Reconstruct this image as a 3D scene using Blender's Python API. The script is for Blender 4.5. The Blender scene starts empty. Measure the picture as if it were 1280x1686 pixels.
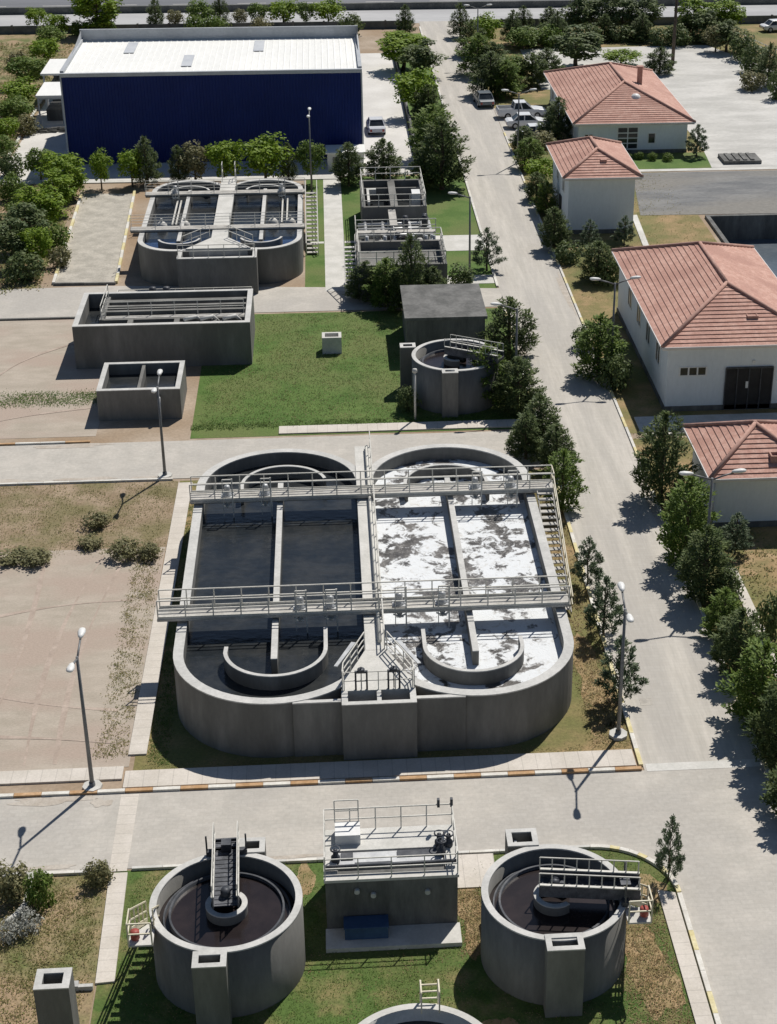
import bpy, bmesh, math, random
from mathutils import Vector, Matrix
R = math.radians
C = bpy.context.scene.collection
scene = bpy.context.scene

# ------------------------------------------------------------------ camera, sky, sun, exposure
F_PX, PX_C, PY_C, PITCH, YAW, CAM_H = 2728.0, 739.0, 843.0, R(27.0), R(4.2), 42.0
cam_d = bpy.data.cameras.new("camera")
cam = bpy.data.objects.new("camera", cam_d)
C.objects.link(cam)
cam.location = (0, 0, CAM_H)
cam.rotation_euler = (R(90) - PITCH, 0, -YAW)
cam_d.sensor_fit = 'VERTICAL'
cam_d.sensor_height = 36.0
cam_d.lens = 36.0 * F_PX / 1686.0
cam_d.shift_x = -(PX_C - 640.0) / 1686.0
cam_d.clip_start = 0.5
cam_d.clip_end = 6000
scene.camera = cam

SUN_EL, SUN_AZ = R(54.5), R(32.0)          # azimuth clockwise from +Y (north)
world = bpy.data.worlds.new("World")
scene.world = world
world.use_nodes = True
wn = world.node_tree
for n in list(wn.nodes):
    wn.nodes.remove(n)
wo = wn.nodes.new('ShaderNodeOutputWorld')
wb = wn.nodes.new('ShaderNodeBackground')
ws = wn.nodes.new('ShaderNodeTexSky')
ws.sky_type = 'NISHITA'
ws.sun_disc = False
ws.sun_elevation = SUN_EL
ws.sun_rotation = SUN_AZ
ws.air_density = 1.0
ws.dust_density = 0.4
ws.ozone_density = 2.0
wb.inputs['Strength'].default_value = 0.06
wn.links.new(ws.outputs[0], wb.inputs['Color'])
wn.links.new(wb.outputs[0], wo.inputs['Surface'])
sun_d = bpy.data.lights.new("sun", 'SUN')
sun_d.energy = 5.0
sun_d.angle = R(0.5)
sun_d.color = (1.0, 0.955, 0.89)
sun = bpy.data.objects.new("sun", sun_d)
C.objects.link(sun)
sd = Vector((math.sin(SUN_AZ) * math.cos(SUN_EL), math.cos(SUN_AZ) * math.cos(SUN_EL), math.sin(SUN_EL)))
sun.rotation_euler = sd.to_track_quat('Z', 'Y').to_euler()
sun.location = sd * 300
scene.view_settings.view_transform = 'Standard'
scene.view_settings.look = 'None'
scene.view_settings.exposure = -0.2
scene.cycles.diffuse_bounces = 3
scene.view_settings.gamma = 1.0

# ------------------------------------------------------------------ helpers
_p, _y = PITCH, YAW
FW = Vector((math.sin(_y) * math.cos(_p), math.cos(_y) * math.cos(_p), -math.sin(_p)))
RT = Vector((math.cos(_y), -math.sin(_y), 0))
DN = FW.cross(RT)


def at(px, py, z=0.0):
    """ground (or height z) position of a survey pixel of the photograph"""
    d = RT * ((px - PX_C) / F_PX) + DN * ((py - PY_C) / F_PX) + FW
    t = (z - CAM_H) / d.z
    return Vector((d.x * t, d.y * t, z))


def height_at(px, py, top):
    b = at(px, py)
    lo, hi = 0.0, 40.0
    for _ in range(50):
        m = (lo + hi) / 2
        v = Vector((b.x, b.y, m - CAM_H))
        y = PY_C + F_PX * v.dot(DN) / v.dot(FW)
        if y > top:
            lo = m
        else:
            hi = m
    return lo


MATS = {}


def mat(name, c1, c2, scale=1.0, rough=0.85, fine=12.0, fine_amt=0.25, bump=0.0, stretch=(1, 1, 1), metal=0.0,
        c3=None, big=0.15, p1=0.4, p2=0.62, spec=0.3, island=False, coords='Object'):
    m = bpy.data.materials.new(name)
    m.use_nodes = True
    nt = m.node_tree
    b = nt.nodes['Principled BSDF']
    b.inputs['Roughness'].default_value = rough
    b.inputs['Metallic'].default_value = metal
    b.inputs['Specular IOR Level'].default_value = spec
    tc = nt.nodes.new('ShaderNodeTexCoord')
    mp = nt.nodes.new('ShaderNodeMapping')
    mp.inputs['Scale'].default_value = stretch
    nt.links.new(tc.outputs[coords], mp.inputs['Vector'])
    n1 = nt.nodes.new('ShaderNodeTexNoise')
    n1.inputs['Scale'].default_value = scale
    n1.inputs['Detail'].default_value = 6
    n1.inputs['Roughness'].default_value = 0.6
    nt.links.new(mp.outputs[0], n1.inputs['Vector'])
    r1 = nt.nodes.new('ShaderNodeValToRGB')
    e = r1.color_ramp.elements
    e[0].position, e[1].position = p1, p2
    e[0].color = (*c1, 1)
    e[1].color = (*c2, 1)
    if island:
        g = nt.nodes.new('ShaderNodeNewGeometry')
        mx = nt.nodes.new('ShaderNodeMath')
        mx.operation = 'ADD'
        ms = nt.nodes.new('ShaderNodeMath')
        ms.operation = 'MULTIPLY_ADD'
        ms.inputs[1].default_value = 0.42
        ms.inputs[2].default_value = -0.21
        nt.links.new(g.outputs['Random Per Island'], ms.inputs[0])
        nt.links.new(n1.outputs[0], mx.inputs[0])
        nt.links.new(ms.outputs[0], mx.inputs[1])
        nt.links.new(mx.outputs[0], r1.inputs[0])
    else:
        nt.links.new(n1.outputs[0], r1.inputs[0])
    col = r1.outputs[0]
    if c3 is not None:
        n3 = nt.nodes.new('ShaderNodeTexNoise')
        n3.inputs['Scale'].default_value = big
        n3.inputs['Detail'].default_value = 4
        nt.links.new(mp.outputs[0], n3.inputs['Vector'])
        r3 = nt.nodes.new('ShaderNodeValToRGB')
        r3.color_ramp.elements[0].position = 0.45
        r3.color_ramp.elements[1].position = 0.62
        nt.links.new(n3.outputs[0], r3.inputs[0])
        mix = nt.nodes.new('ShaderNodeMix')
        mix.data_type = 'RGBA'
        mix.inputs['B'].default_value = (*c3, 1)
        nt.links.new(r3.outputs[0], mix.inputs['Factor'])
        nt.links.new(col, mix.inputs['A'])
        col = mix.outputs['Result']
    n2 = nt.nodes.new('ShaderNodeTexNoise')
    n2.inputs['Scale'].default_value = fine
    n2.inputs['Detail'].default_value = 5
    n2.inputs['Roughness'].default_value = 0.7
    nt.links.new(mp.outputs[0], n2.inputs['Vector'])
    if fine_amt > 0:
        mr = nt.nodes.new('ShaderNodeMapRange')
        mr.inputs['From Min'].default_value = 0.3
        mr.inputs['From Max'].default_value = 0.7
        mr.inputs['To Min'].default_value = 1 - fine_amt
        mr.inputs['To Max'].default_value = 1 + fine_amt
        nt.links.new(n2.outputs[0], mr.inputs[0])
        hv = nt.nodes.new('ShaderNodeHueSaturation')
        nt.links.new(mr.outputs[0], hv.inputs['Value'])
        nt.links.new(col, hv.inputs['Color'])
        col = hv.outputs[0]
    nt.links.new(col, b.inputs['Base Color'])
    if bump > 0:
        bp = nt.nodes.new('ShaderNodeBump')
        bp.inputs['Strength'].default_value = bump
        bp.inputs['Distance'].default_value = 0.05
        nt.links.new(n2.outputs[0], bp.inputs['Height'])
        nt.links.new(bp.outputs[0], b.inputs['Normal'])
    MATS[name] = m
    return m


def add_bricks(m, sx, sy, dark=0.9, rot=0.0):
    """thin paver / slab joints multiplied over the base colour"""
    nt = m.node_tree
    b = nt.nodes['Principled BSDF']
    src = b.inputs['Base Color'].links[0].from_socket
    tc = nt.nodes.new('ShaderNodeTexCoord')
    mp = nt.nodes.new('ShaderNodeMapping')
    mp.inputs['Rotation'].default_value = (0, 0, rot)
    br = nt.nodes.new('ShaderNodeTexBrick')
    br.inputs['Scale'].default_value = 1.0
    br.inputs['Brick Width'].default_value = sx
    br.inputs['Row Height'].default_value = sy
    br.inputs['Mortar Size'].default_value = 0.02
    br.inputs['Color1'].default_value = (1, 1, 1, 1)
    br.inputs['Color2'].default_value = (0.95, 0.945, 0.94, 1)
    br.inputs['Mortar'].default_value = (dark, dark, dark, 1)
    nt.links.new(tc.outputs['Object'], mp.inputs[0])
    nt.links.new(mp.outputs[0], br.inputs['Vector'])
    mx = nt.nodes.new('ShaderNodeMix')
    mx.data_type = 'RGBA'
    mx.blend_type = 'MULTIPLY'
    mx.inputs['Factor'].default_value = 1
    nt.links.new(src, mx.inputs['A'])
    nt.links.new(br.outputs['Color'], mx.inputs['B'])
    nt.links.new(mx.outputs['Result'], b.inputs['Base Color'])


class MB:
    """collects shapes in world (or thing-local) metres; build() links ONE mesh object"""

    def __init__(s):
        s.v, s.f, s.mi = [], [], []
        s.sm = []

    def face(s, pts, mi=0, sm=False):
        n = len(s.v)
        s.v += [tuple(p) for p in pts]
        s.f.append(tuple(range(n, n + len(pts))))
        s.mi.append(mi)
        s.sm.append(sm)

    def grid(s, rows, closed=False, mi=0, sm=True):
        n = len(s.v)
        w = len(rows[0])
        for r in rows:
            s.v += [tuple(p) for p in r]
        for i in range(len(rows) - 1):
            for j in range(w if closed else w - 1):
                k = (j + 1) % w
                s.f.append((n + i * w + j, n + i * w + k, n + (i + 1) * w + k, n + (i + 1) * w + j))
                s.mi.append(mi)
                s.sm.append(sm)

    def box(s, x0, x1, y0, y1, z0, z1, mi=0):
        s.prism([(x0, y0), (x1, y0), (x1, y1), (x0, y1)], z0, z1, mi)

    def prism(s, pts, z0, z1, mi=0):
        n = len(s.v)
        k = len(pts)
        s.v += [(p[0], p[1], z0) for p in pts] + [(p[0], p[1], z1) for p in pts]
        fs = [tuple(n + k + i for i in range(k)), tuple(n + i for i in reversed(range(k)))]
        fs += [(n + i, n + (i + 1) % k, n + k + (i + 1) % k, n + k + i) for i in range(k)]
        s.f += fs
        s.mi += [mi] * len(fs)
        s.sm += [False] * len(fs)

    def bar(s, p, q, w, h=None, mi=0):
        """rectangular bar from p to q"""
        h = h or w
        p, q = Vector(p), Vector(q)
        d = (q - p)
        if d.length < 1e-6:
            return
        d.normalize()
        up = Vector((0, 0, 1)) if abs(d.z) < 0.95 else Vector((1, 0, 0))
        a = d.cross(up).normalized() * (w / 2)
        b = a.cross(d).normalized() * (h / 2)
        n = len(s.v)
        for c in (p, q):
            s.v += [tuple(c + a + b), tuple(c - a + b), tuple(c - a - b), tuple(c + a - b)]
        fs = [(n, n + 1, n + 2, n + 3), (n + 7, n + 6, n + 5, n + 4)]
        fs += [(n + i, n + 4 + i, n + 4 + (i + 1) % 4, n + (i + 1) % 4) for i in range(4)]
        s.f += fs
        s.mi += [mi] * 6
        s.sm += [False] * 6

    def tube(s, pts, rs, n=8, mi=0, caps=True):
        pts = [Vector(p) for p in pts]
        if not hasattr(rs, '__len__'):
            rs = [rs] * len(pts)
        rows = []
        for i, p in enumerate(pts):
            d = (pts[min(i + 1, len(pts) - 1)] - pts[max(i - 1, 0)])
            d.normalize()
            up = Vector((0, 0, 1)) if abs(d.z) < 0.9 else Vector((1, 0, 0))
            a = d.cross(up).normalized()
            b = a.cross(d).normalized()
            rows.append([p + a * (rs[i] * math.cos(t * 2 * math.pi / n)) + b * (rs[i] * math.sin(t * 2 * math.pi / n)) for t in range(n)])
        s.grid(rows, True, mi)
        if caps:
            s.face(rows[0], mi)
            s.face(list(reversed(rows[-1])), mi)

    def lathe(s, prof, cx=0, cy=0, n=48, mi=0, a0=0.0, a1=2 * math.pi, sm=True):
        full = abs(a1 - a0) > 6.28
        cnt = n if full else n + 1
        rows = []
        for r, z in prof:
            rows.append([(cx + r * math.cos(a0 + (a1 - a0) * i / n), cy + r * math.sin(a0 + (a1 - a0) * i / n), z) for i in range(cnt)])
        s.grid(rows, full, mi, sm)

    def ring(s, cx, cy, r0, r1, z0, z1, n=64, mi=0):
        s.lathe([(r1, z0), (r1, z1)], cx, cy, n, mi)
        s.lathe([(r1, z1), (r0, z1)], cx, cy, n, mi, sm=False)
        s.lathe([(r0, z1), (r0, z0)], cx, cy, n, mi)

    def wall_path(s, pts, t, z0, z1, mi=0, closed=False):
        """a wall of thickness t along a polyline (x, y)"""
        P = [Vector((p[0], p[1])) for p in pts]
        n = len(P)
        L, Rr = [], []
        for i in range(n):
            if closed:
                a, b = P[(i - 1) % n], P[(i + 1) % n]
            else:
                a, b = P[max(i - 1, 0)], P[min(i + 1, n - 1)]
            d = (b - a).normalized()
            nn = Vector((-d.y, d.x)) * (t / 2)
            L.append(P[i] + nn)
            Rr.append(P[i] - nn)
        rng = range(n if closed else n - 1)
        for i in rng:
            j = (i + 1) % n
            l0, l1, r0, r1 = L[i], L[j], Rr[i], Rr[j]
            s.face([(l0.x, l0.y, z0), (l0.x, l0.y, z1), (l1.x, l1.y, z1), (l1.x, l1.y, z0)], mi)
            s.face([(r0.x, r0.y, z0), (r1.x, r1.y, z0), (r1.x, r1.y, z1), (r0.x, r0.y, z1)], mi)
            s.face([(l0.x, l0.y, z1), (r0.x, r0.y, z1), (r1.x, r1.y, z1), (l1.x, l1.y, z1)], mi)
        if not closed:
            for i in (0, n - 1):
                l, r = L[i], Rr[i]
                q = [(l.x, l.y, z0), (r.x, r.y, z0), (r.x, r.y, z1), (l.x, l.y, z1)]
                s.face(q if i == 0 else list(reversed(q)), mi)

    def rail(s, pts, h=1.0, post=1.3, w=0.05, mi=0, rails=(1.0, 0.52), kick=0.0):
        for p, q in zip(pts[:-1], pts[1:]):
            p, q = Vector(p), Vector(q)
            L = (q - p).length
            k = max(1, round(L / post))
            for i in range(k + 1):
                c = p.lerp(q, i / k)
                s.bar(c, c + Vector((0, 0, h)), w, mi=mi)
            for r in rails:
                s.bar(p + Vector((0, 0, h * r)), q + Vector((0, 0, h * r)), w * 0.9, mi=mi)
            if kick:
                s.bar(p + Vector((0, 0, kick / 2)), q + Vector((0, 0, kick / 2)), 0.03, kick, mi=mi)

    def build(s, name, mats, parent=None, origin=None, kind=None, bevel=0.0):
        if not isinstance(mats, (list, tuple)):
            mats = [mats]
        o0 = Vector((0, 0, 0))
        if parent is not None:
            o0 = Vector(parent.get('_o', (0, 0, 0)))
        elif origin is not None:
            o0 = Vector(origin)
        me = bpy.data.meshes.new(name)
        me.from_pydata([(x - o0.x, y - o0.y, z - o0.z) for x, y, z in s.v], [], s.f)
        for m in mats:
            me.materials.append(MATS[m] if isinstance(m, str) else m)
        me.polygons.foreach_set('material_index', s.mi)
        me.polygons.foreach_set('use_smooth', s.sm)
        me.update()
        if not getattr(s, 'raw', False):
            bm = bmesh.new()
            bm.from_mesh(me)
            bmesh.ops.remove_doubles(bm, verts=bm.verts, dist=0.0005)
            bmesh.ops.recalc_face_normals(bm, faces=bm.faces)
            bm.to_mesh(me)
            bm.free()
        o = bpy.data.objects.new(name, me)
        C.objects.link(o)
        if parent is not None:
            o.parent = parent
            ORG[o.name] = tuple(o0)
            o['_o'] = tuple(o0)
        else:
            o.location = o0
            o['_o'] = tuple(o0)
        if kind:
            o['kind'] = kind
        if bevel:
            md = o.modifiers.new('bevel', 'BEVEL')
            md.width = bevel
            md.segments = 2
            md.limit_method = 'ANGLE'
            md.angle_limit = R(40)
        return o


ORG = {}


def tag(o, label, cat, group=None):
    o['label'] = label
    o['category'] = cat
    if group:
        o['group'] = group
    return o


def thing(name, label, cat, loc=(0, 0, 0), group=None):
    o = bpy.data.objects.new(name, None)
    o.empty_display_size = 0.3
    C.objects.link(o)
    o.location = loc
    o['_o'] = tuple(loc)
    return tag(o, label, cat, group)


KIDS = {}


def copy_tree(o, parent=None):
    c = o.copy()
    C.objects.link(c)
    if parent is not None:
        c.parent = parent
    for ch in [k for k in KIDS_OF(o)]:
        copy_tree(ch, c)
    return c


def KIDS_OF(o):
    if o.name not in KIDS:
        KIDS[o.name] = list(o.children)
    return KIDS[o.name]


# ------------------------------------------------------------------ materials
mat('soil', (0.32, 0.25, 0.18), (0.42, 0.34, 0.26), 0.35, fine=5, fine_amt=0.16, bump=0.3, c3=(0.31, 0.22, 0.14), big=0.09)
mat('dirt', (0.385, 0.335, 0.27), (0.46, 0.4, 0.33), 0.5, fine=7, fine_amt=0.12, bump=0.35, c3=(0.41, 0.33, 0.27), big=0.16, stretch=(1, 2.2, 1))
mat('rough_grass', (0.125, 0.145, 0.045), (0.31, 0.235, 0.135), 0.55, fine=6, fine_amt=0.35, bump=0.6, c3=(0.34, 0.245, 0.15), big=0.3)
mat('bare_scrub', (0.25, 0.185, 0.115), (0.36, 0.275, 0.19), 0.6, fine=6, fine_amt=0.25, bump=0.5, c3=(0.20, 0.17, 0.085), big=0.4)
mat('dry_grass', (0.20, 0.17, 0.065), (0.34, 0.235, 0.12), 0.5, fine=7, fine_amt=0.25, bump=0.5, c3=(0.15, 0.155, 0.05), big=0.22)
mat('lawn', (0.07, 0.135, 0.022), (0.115, 0.18, 0.04), 0.4, fine=8, fine_amt=0.3, bump=0.5, c3=(0.125, 0.16, 0.045), big=0.2)
mat('front_lawn', (0.08, 0.135, 0.028), (0.25, 0.20, 0.09), 0.7, p1=0.46, p2=0.72, fine=8, fine_amt=0.32, bump=0.5, c3=(0.10, 0.13, 0.034), big=0.33)
mat('pavers', (0.475, 0.448, 0.40), (0.545, 0.51, 0.455), 0.7, fine=5, fine_amt=0.09, bump=0.1, c3=(0.45, 0.425, 0.385), big=0.16, stretch=(1, 1, 1))
add_bricks(MATS['pavers'], 0.5, 0.25, 0.93)
mat('road_concrete', (0.475, 0.448, 0.40), (0.56, 0.525, 0.47), 1.3, fine=6, fine_amt=0.07, bump=0.1, c3=(0.455, 0.43, 0.39), big=0.5, stretch=(1.2, 0.1, 1))
add_bricks(MATS['road_concrete'], 0.5, 0.25, 0.93)
mat('yard_concrete', (0.58, 0.56, 0.52), (0.68, 0.66, 0.62), 0.2, fine=4, fine_amt=0.08)
mat('gravel_yard', (0.46, 0.45, 0.42), (0.60, 0.585, 0.55), 0.22, fine=3, fine_amt=0.12, stretch=(0.6, 1.3, 1), bump=0.3)
mat('slab_path', (0.58, 0.535, 0.47), (0.66, 0.61, 0.545), 0.8, fine=10, fine_amt=0.1)
add_bricks(MATS['slab_path'], 40.0, 0.62, 0.8)
mat('slab_walk', (0.58, 0.535, 0.47), (0.66, 0.61, 0.545), 0.8, fine=10, fine_amt=0.1)
add_bricks(MATS['slab_walk'], 40.0, 0.62, 0.8, R(90))
mat('pad_gravel', (0.37, 0.345, 0.295), (0.5, 0.465, 0.4), 0.8, fine=6, fine_amt=0.18, bump=0.5)
mat('asphalt', (0.15, 0.155, 0.17), (0.20, 0.205, 0.22), 0.15, fine=5, fine_amt=0.1, stretch=(0.15, 1, 1))
mat('service_asphalt', (0.38, 0.38, 0.385), (0.47, 0.47, 0.47), 0.15, fine=5, fine_amt=0.1, stretch=(0.15, 1, 1))
mat('ash', (0.14, 0.145, 0.15), (0.23, 0.23, 0.225), 0.3, fine=4, fine_amt=0.25, bump=0.4, c3=(0.22, 0.21, 0.19), big=0.12, stretch=(0.5, 1.6, 1))
mat('concrete', (0.175, 0.172, 0.16), (0.235, 0.23, 0.214), 0.9, fine=6, fine_amt=0.09, bump=0.12, stretch=(1, 1, 0.3), c3=(0.15, 0.147, 0.136), big=0.5)  # wall shade put into the colour; same concrete as the light rims
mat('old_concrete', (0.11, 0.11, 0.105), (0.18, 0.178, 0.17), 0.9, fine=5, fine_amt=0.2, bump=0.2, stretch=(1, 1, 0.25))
mat('lit_concrete', (0.5, 0.495, 0.47), (0.6, 0.59, 0.56), 0.9, fine=7, fine_amt=0.12, bump=0.1)  # wall concrete again, split off as rims with the sunlit tone painted in
mat('pale_concrete', (0.54, 0.53, 0.49), (0.64, 0.625, 0.585), 0.8, fine=8, fine_amt=0.1, bump=0.1)
mat('kerb_white', (0.62, 0.59, 0.53), (0.74, 0.72, 0.66), 1.5, fine=10, fine_amt=0.12)
mat('kerb_orange', (0.43, 0.26, 0.13), (0.54, 0.36, 0.21), 1.5, fine=10, fine_amt=0.18)
mat('kerb_yellow', (0.62, 0.54, 0.28), (0.72, 0.65, 0.42), 1.5, fine=10, fine_amt=0.15)
mat('wall_paint', (0.72, 0.77, 0.8), (0.78, 0.825, 0.85), 0.5, fine=5, fine_amt=0.05, stretch=(1, 1, 0.4))
mat('eave_paint', (0.66, 0.64, 0.62), (0.74, 0.72, 0.70), 0.5, fine=5, fine_amt=0.05)
mat('roof_tile', (0.47, 0.262, 0.205), (0.58, 0.36, 0.29), 2.2, fine=9, fine_amt=0.2, rough=0.8, bump=0.3, c3=(0.43, 0.24, 0.19), big=0.35)
mat('tile_cap', (0.4, 0.235, 0.19), (0.48, 0.3, 0.245), 2.0, fine=6, fine_amt=0.15)
mat('navy_cladding', (0.004, 0.019, 0.135), (0.006, 0.024, 0.16), 0.3, fine=3, fine_amt=0.08, rough=0.5)
mat('white_roof', (0.80, 0.80, 0.77), (0.86, 0.855, 0.82), 0.15, fine=2, fine_amt=0.05, rough=0.6, stretch=(1, 0.3, 1))
mat('parapet_metal', (0.40, 0.42, 0.44), (0.47, 0.49, 0.51), 0.5, fine=4, fine_amt=0.05, rough=0.5)
mat('trim_grey', (0.50, 0.52, 0.55), (0.58, 0.60, 0.62), 0.5, fine=4, fine_amt=0.04, rough=0.5)
mat('steel', (0.40, 0.41, 0.42), (0.52, 0.53, 0.53), 1.5, fine=10, fine_amt=0.1, rough=0.45, metal=0.35)
mat('dark_steel', (0.045, 0.05, 0.06), (0.09, 0.095, 0.105), 1.5, fine=10, fine_amt=0.2, rough=0.5, metal=0.2)
mat('rail_paint', (0.58, 0.565, 0.51), (0.68, 0.66, 0.6), 1.5, fine=10, fine_amt=0.12, rough=0.5)
mat('cream_paint', (0.64, 0.58, 0.43), (0.72, 0.67, 0.53), 1.5, fine=10, fine_amt=0.1, rough=0.5)
mat('deck', (0.40, 0.385, 0.35), (0.52, 0.50, 0.46), 1.5, fine=8, fine_amt=0.15)
mat('dark_deck', (0.07, 0.075, 0.085), (0.13, 0.135, 0.15), 3.0, fine=14, fine_amt=0.3, rough=0.55, metal=0.2)
mat('white_paint', (0.72, 0.72, 0.70), (0.80, 0.80, 0.78), 1.0, fine=8, fine_amt=0.06, rough=0.45)
mat('lamp_grey', (0.16, 0.165, 0.17), (0.22, 0.225, 0.23), 1.0, fine=8, fine_amt=0.08, rough=0.5, metal=0.2)
mat('blue_paint', (0.035, 0.075, 0.16), (0.05, 0.1, 0.2), 1.0, fine=6, fine_amt=0.12, rough=0.5)
mat('red_paint', (0.30, 0.06, 0.05), (0.40, 0.10, 0.08), 2.0, fine=8, fine_amt=0.15, rough=0.5)
mat('glass', (0.02, 0.025, 0.03), (0.04, 0.045, 0.05), 1.0, fine=3, fine_amt=0.05, rough=0.12, spec=0.5)
mat('tyre', (0.015, 0.015, 0.016), (0.03, 0.03, 0.03), 2.0, fine=8, fine_amt=0.1)
mat('black_door', (0.018, 0.018, 0.02), (0.03, 0.03, 0.032), 1.0, fine=6, fine_amt=0.1, rough=0.6)
mat('car_white', (0.72, 0.73, 0.74), (0.78, 0.79, 0.80), 0.5, fine=3, fine_amt=0.02, rough=0.25, spec=0.5)
mat('car_grey', (0.12, 0.14, 0.16), (0.17, 0.19, 0.21), 0.5, fine=3, fine_amt=0.02, rough=0.3, spec=0.5)
mat('bark', (0.09, 0.065, 0.045), (0.17, 0.13, 0.09), 3.0, fine=12, fine_amt=0.3)
mat('pole_wood', (0.07, 0.055, 0.045), (0.12, 0.095, 0.075), 2.0, fine=10, fine_amt=0.2)
mat('fence_panel', (0.10, 0.115, 0.115), (0.16, 0.17, 0.165), 0.6, fine=4, fine_amt=0.15)
mat('dark_hedge_wall', (0.11, 0.115, 0.11), (0.17, 0.17, 0.16), 0.5, fine=4, fine_amt=0.2)


def leaf_mat(name, c1, c2):
    m = mat(name, c1, c2, 1.4, rough=0.6, fine=5, fine_amt=0.2, island=True, p1=0.3, p2=0.72, spec=0.25)
    nt = m.node_tree
    b = nt.nodes['Principled BSDF']
    out = nt.nodes['Material Output']
    tr = nt.nodes.new('ShaderNodeBsdfTranslucent')
    nt.links.new(b.inputs['Base Color'].links[0].from_socket, tr.inputs['Color'])
    mx = nt.nodes.new('ShaderNodeMixShader')
    mx.inputs[0].default_value = 0.35
    nt.links.new(b.outputs[0], mx.inputs[1])
    nt.links.new(tr.outputs[0], mx.inputs[2])
    nt.links.new(mx.outputs[0], out.inputs['Surface'])
    return m


leaf_mat('leaf_bright', (0.12, 0.21, 0.012), (0.27, 0.37, 0.04))
leaf_mat('leaf_mid', (0.095, 0.165, 0.03), (0.215, 0.285, 0.065))
leaf_mat('leaf_dark', (0.075, 0.118, 0.042), (0.18, 0.22, 0.085))
leaf_mat('leaf_pine', (0.062, 0.105, 0.058), (0.175, 0.22, 0.125))
leaf_mat('leaf_olive', (0.16, 0.165, 0.08), (0.3, 0.28, 0.14))
leaf_mat('leaf_weed', (0.17, 0.19, 0.055), (0.34, 0.28, 0.13))
leaf_mat('leaf_grass', (0.085, 0.155, 0.024), (0.15, 0.215, 0.05))
leaf_mat('leaf_straw', (0.26, 0.19, 0.09), (0.40, 0.31, 0.17))
leaf_mat('leaf_pale', (0.30, 0.31, 0.27), (0.50, 0.50, 0.46))


def water_mat(name, c1, c2, rough, bump, scale, foam=None):
    m = mat(name, c1, c2, 0.5, rough=rough, fine=2, fine_amt=0.1, spec=0.5)
    nt = m.node_tree
    b = nt.nodes['Principled BSDF']
    tc = nt.nodes.new('ShaderNodeTexCoord')
    mp = nt.nodes.new('ShaderNodeMapping')
    mp.inputs['Scale'].default_value = (1, 2.2, 1)
    nt.links.new(tc.outputs['Object'], mp.inputs[0])
    w = nt.nodes.new('ShaderNodeTexNoise')
    w.inputs['Scale'].default_value = scale
    w.inputs['Detail'].default_value = 4
    nt.links.new(mp.outputs[0], w.inputs['Vector'])
    h = w.outputs[0]
    if foam:
        # rafts of white foam broken by dark open swirls
        def nz(s, d, rg, dist, vec):
            n = nt.nodes.new('ShaderNodeTexNoise')
            n.inputs['Scale'].default_value = s
            n.inputs['Detail'].default_value = d
            n.inputs['Roughness'].default_value = rg
            n.inputs['Distortion'].default_value = dist
            nt.links.new(vec, n.inputs['Vector'])
            return n.outputs[0]

        def math_n(op, a, bb):
            n = nt.nodes.new('ShaderNodeMath')
            n.operation = op
            for i, q in enumerate((a, bb)):
                if hasattr(q, 'links'):
                    nt.links.new(q, n.inputs[i])
                else:
                    n.inputs[i].default_value = q
            return n.outputs[0]
        mp2 = nt.nodes.new('ShaderNodeMapping')
        mp2.inputs['Scale'].default_value = (1, 0.95, 1)
        nt.links.new(tc.outputs['Object'], mp2.inputs[0])
        vec = mp2.outputs[0]
        big = nz(0.34, 2, 0.5, 0.3, vec)
        cell = nz(1.15, 3, 0.55, 0.9, vec)
        fil = nz(3.2, 5, 0.65, 2.2, vec)
        a = math_n('MULTIPLY', big, 0.75)
        c = math_n('MULTIPLY', cell, 0.9)
        d = math_n('MULTIPLY', fil, 0.35)
        sm = math_n('ADD', math_n('ADD', a, c), d)
        sm = math_n('MULTIPLY', sm, 0.5)
        rp = nt.nodes.new('ShaderNodeValToRGB')
        rp.color_ramp.elements[0].position = foam[0]
        rp.color_ramp.elements[1].position = foam[1]
        nt.links.new(sm, rp.inputs[0])
        mx = nt.nodes.new('ShaderNodeMix')
        mx.data_type = 'RGBA'
        src = b.inputs['Base Color'].links[0].from_socket
        fr_n = nt.nodes.new('ShaderNodeValToRGB')
        fr_n.color_ramp.elements[0].position = 0.30
        fr_n.color_ramp.elements[0].color = (0.56, 0.545, 0.51, 1)
        fr_n.color_ramp.elements[1].position = 0.46
        fr_n.color_ramp.elements[1].color = (0.74, 0.765, 0.78, 1)
        nt.links.new(nz(2.1, 6, 0.7, 1.2, vec), fr_n.inputs[0])
        nt.links.new(fr_n.outputs[0], mx.inputs['A'])
        nt.links.new(rp.outputs[0], mx.inputs['Factor'])
        nt.links.new(src, mx.inputs['B'])
        nt.links.new(mx.outputs['Result'], b.inputs['Base Color'])
        rr = nt.nodes.new('ShaderNodeMapRange')
        rr.inputs['To Min'].default_value = 0.8
        rr.inputs['To Max'].default_value = 0.3
        nt.links.new(rp.outputs[0], rr.inputs[0])
        nt.links.new(rr.outputs[0], b.inputs['Roughness'])
        h = fil
    bp = nt.nodes.new('ShaderNodeBump')
    bp.inputs['Strength'].default_value = bump
    bp.inputs['Distance'].default_value = 0.05
    nt.links.new(h, bp.inputs['Height'])
    nt.links.new(bp.outputs[0], b.inputs['Normal'])
    return m


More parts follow.
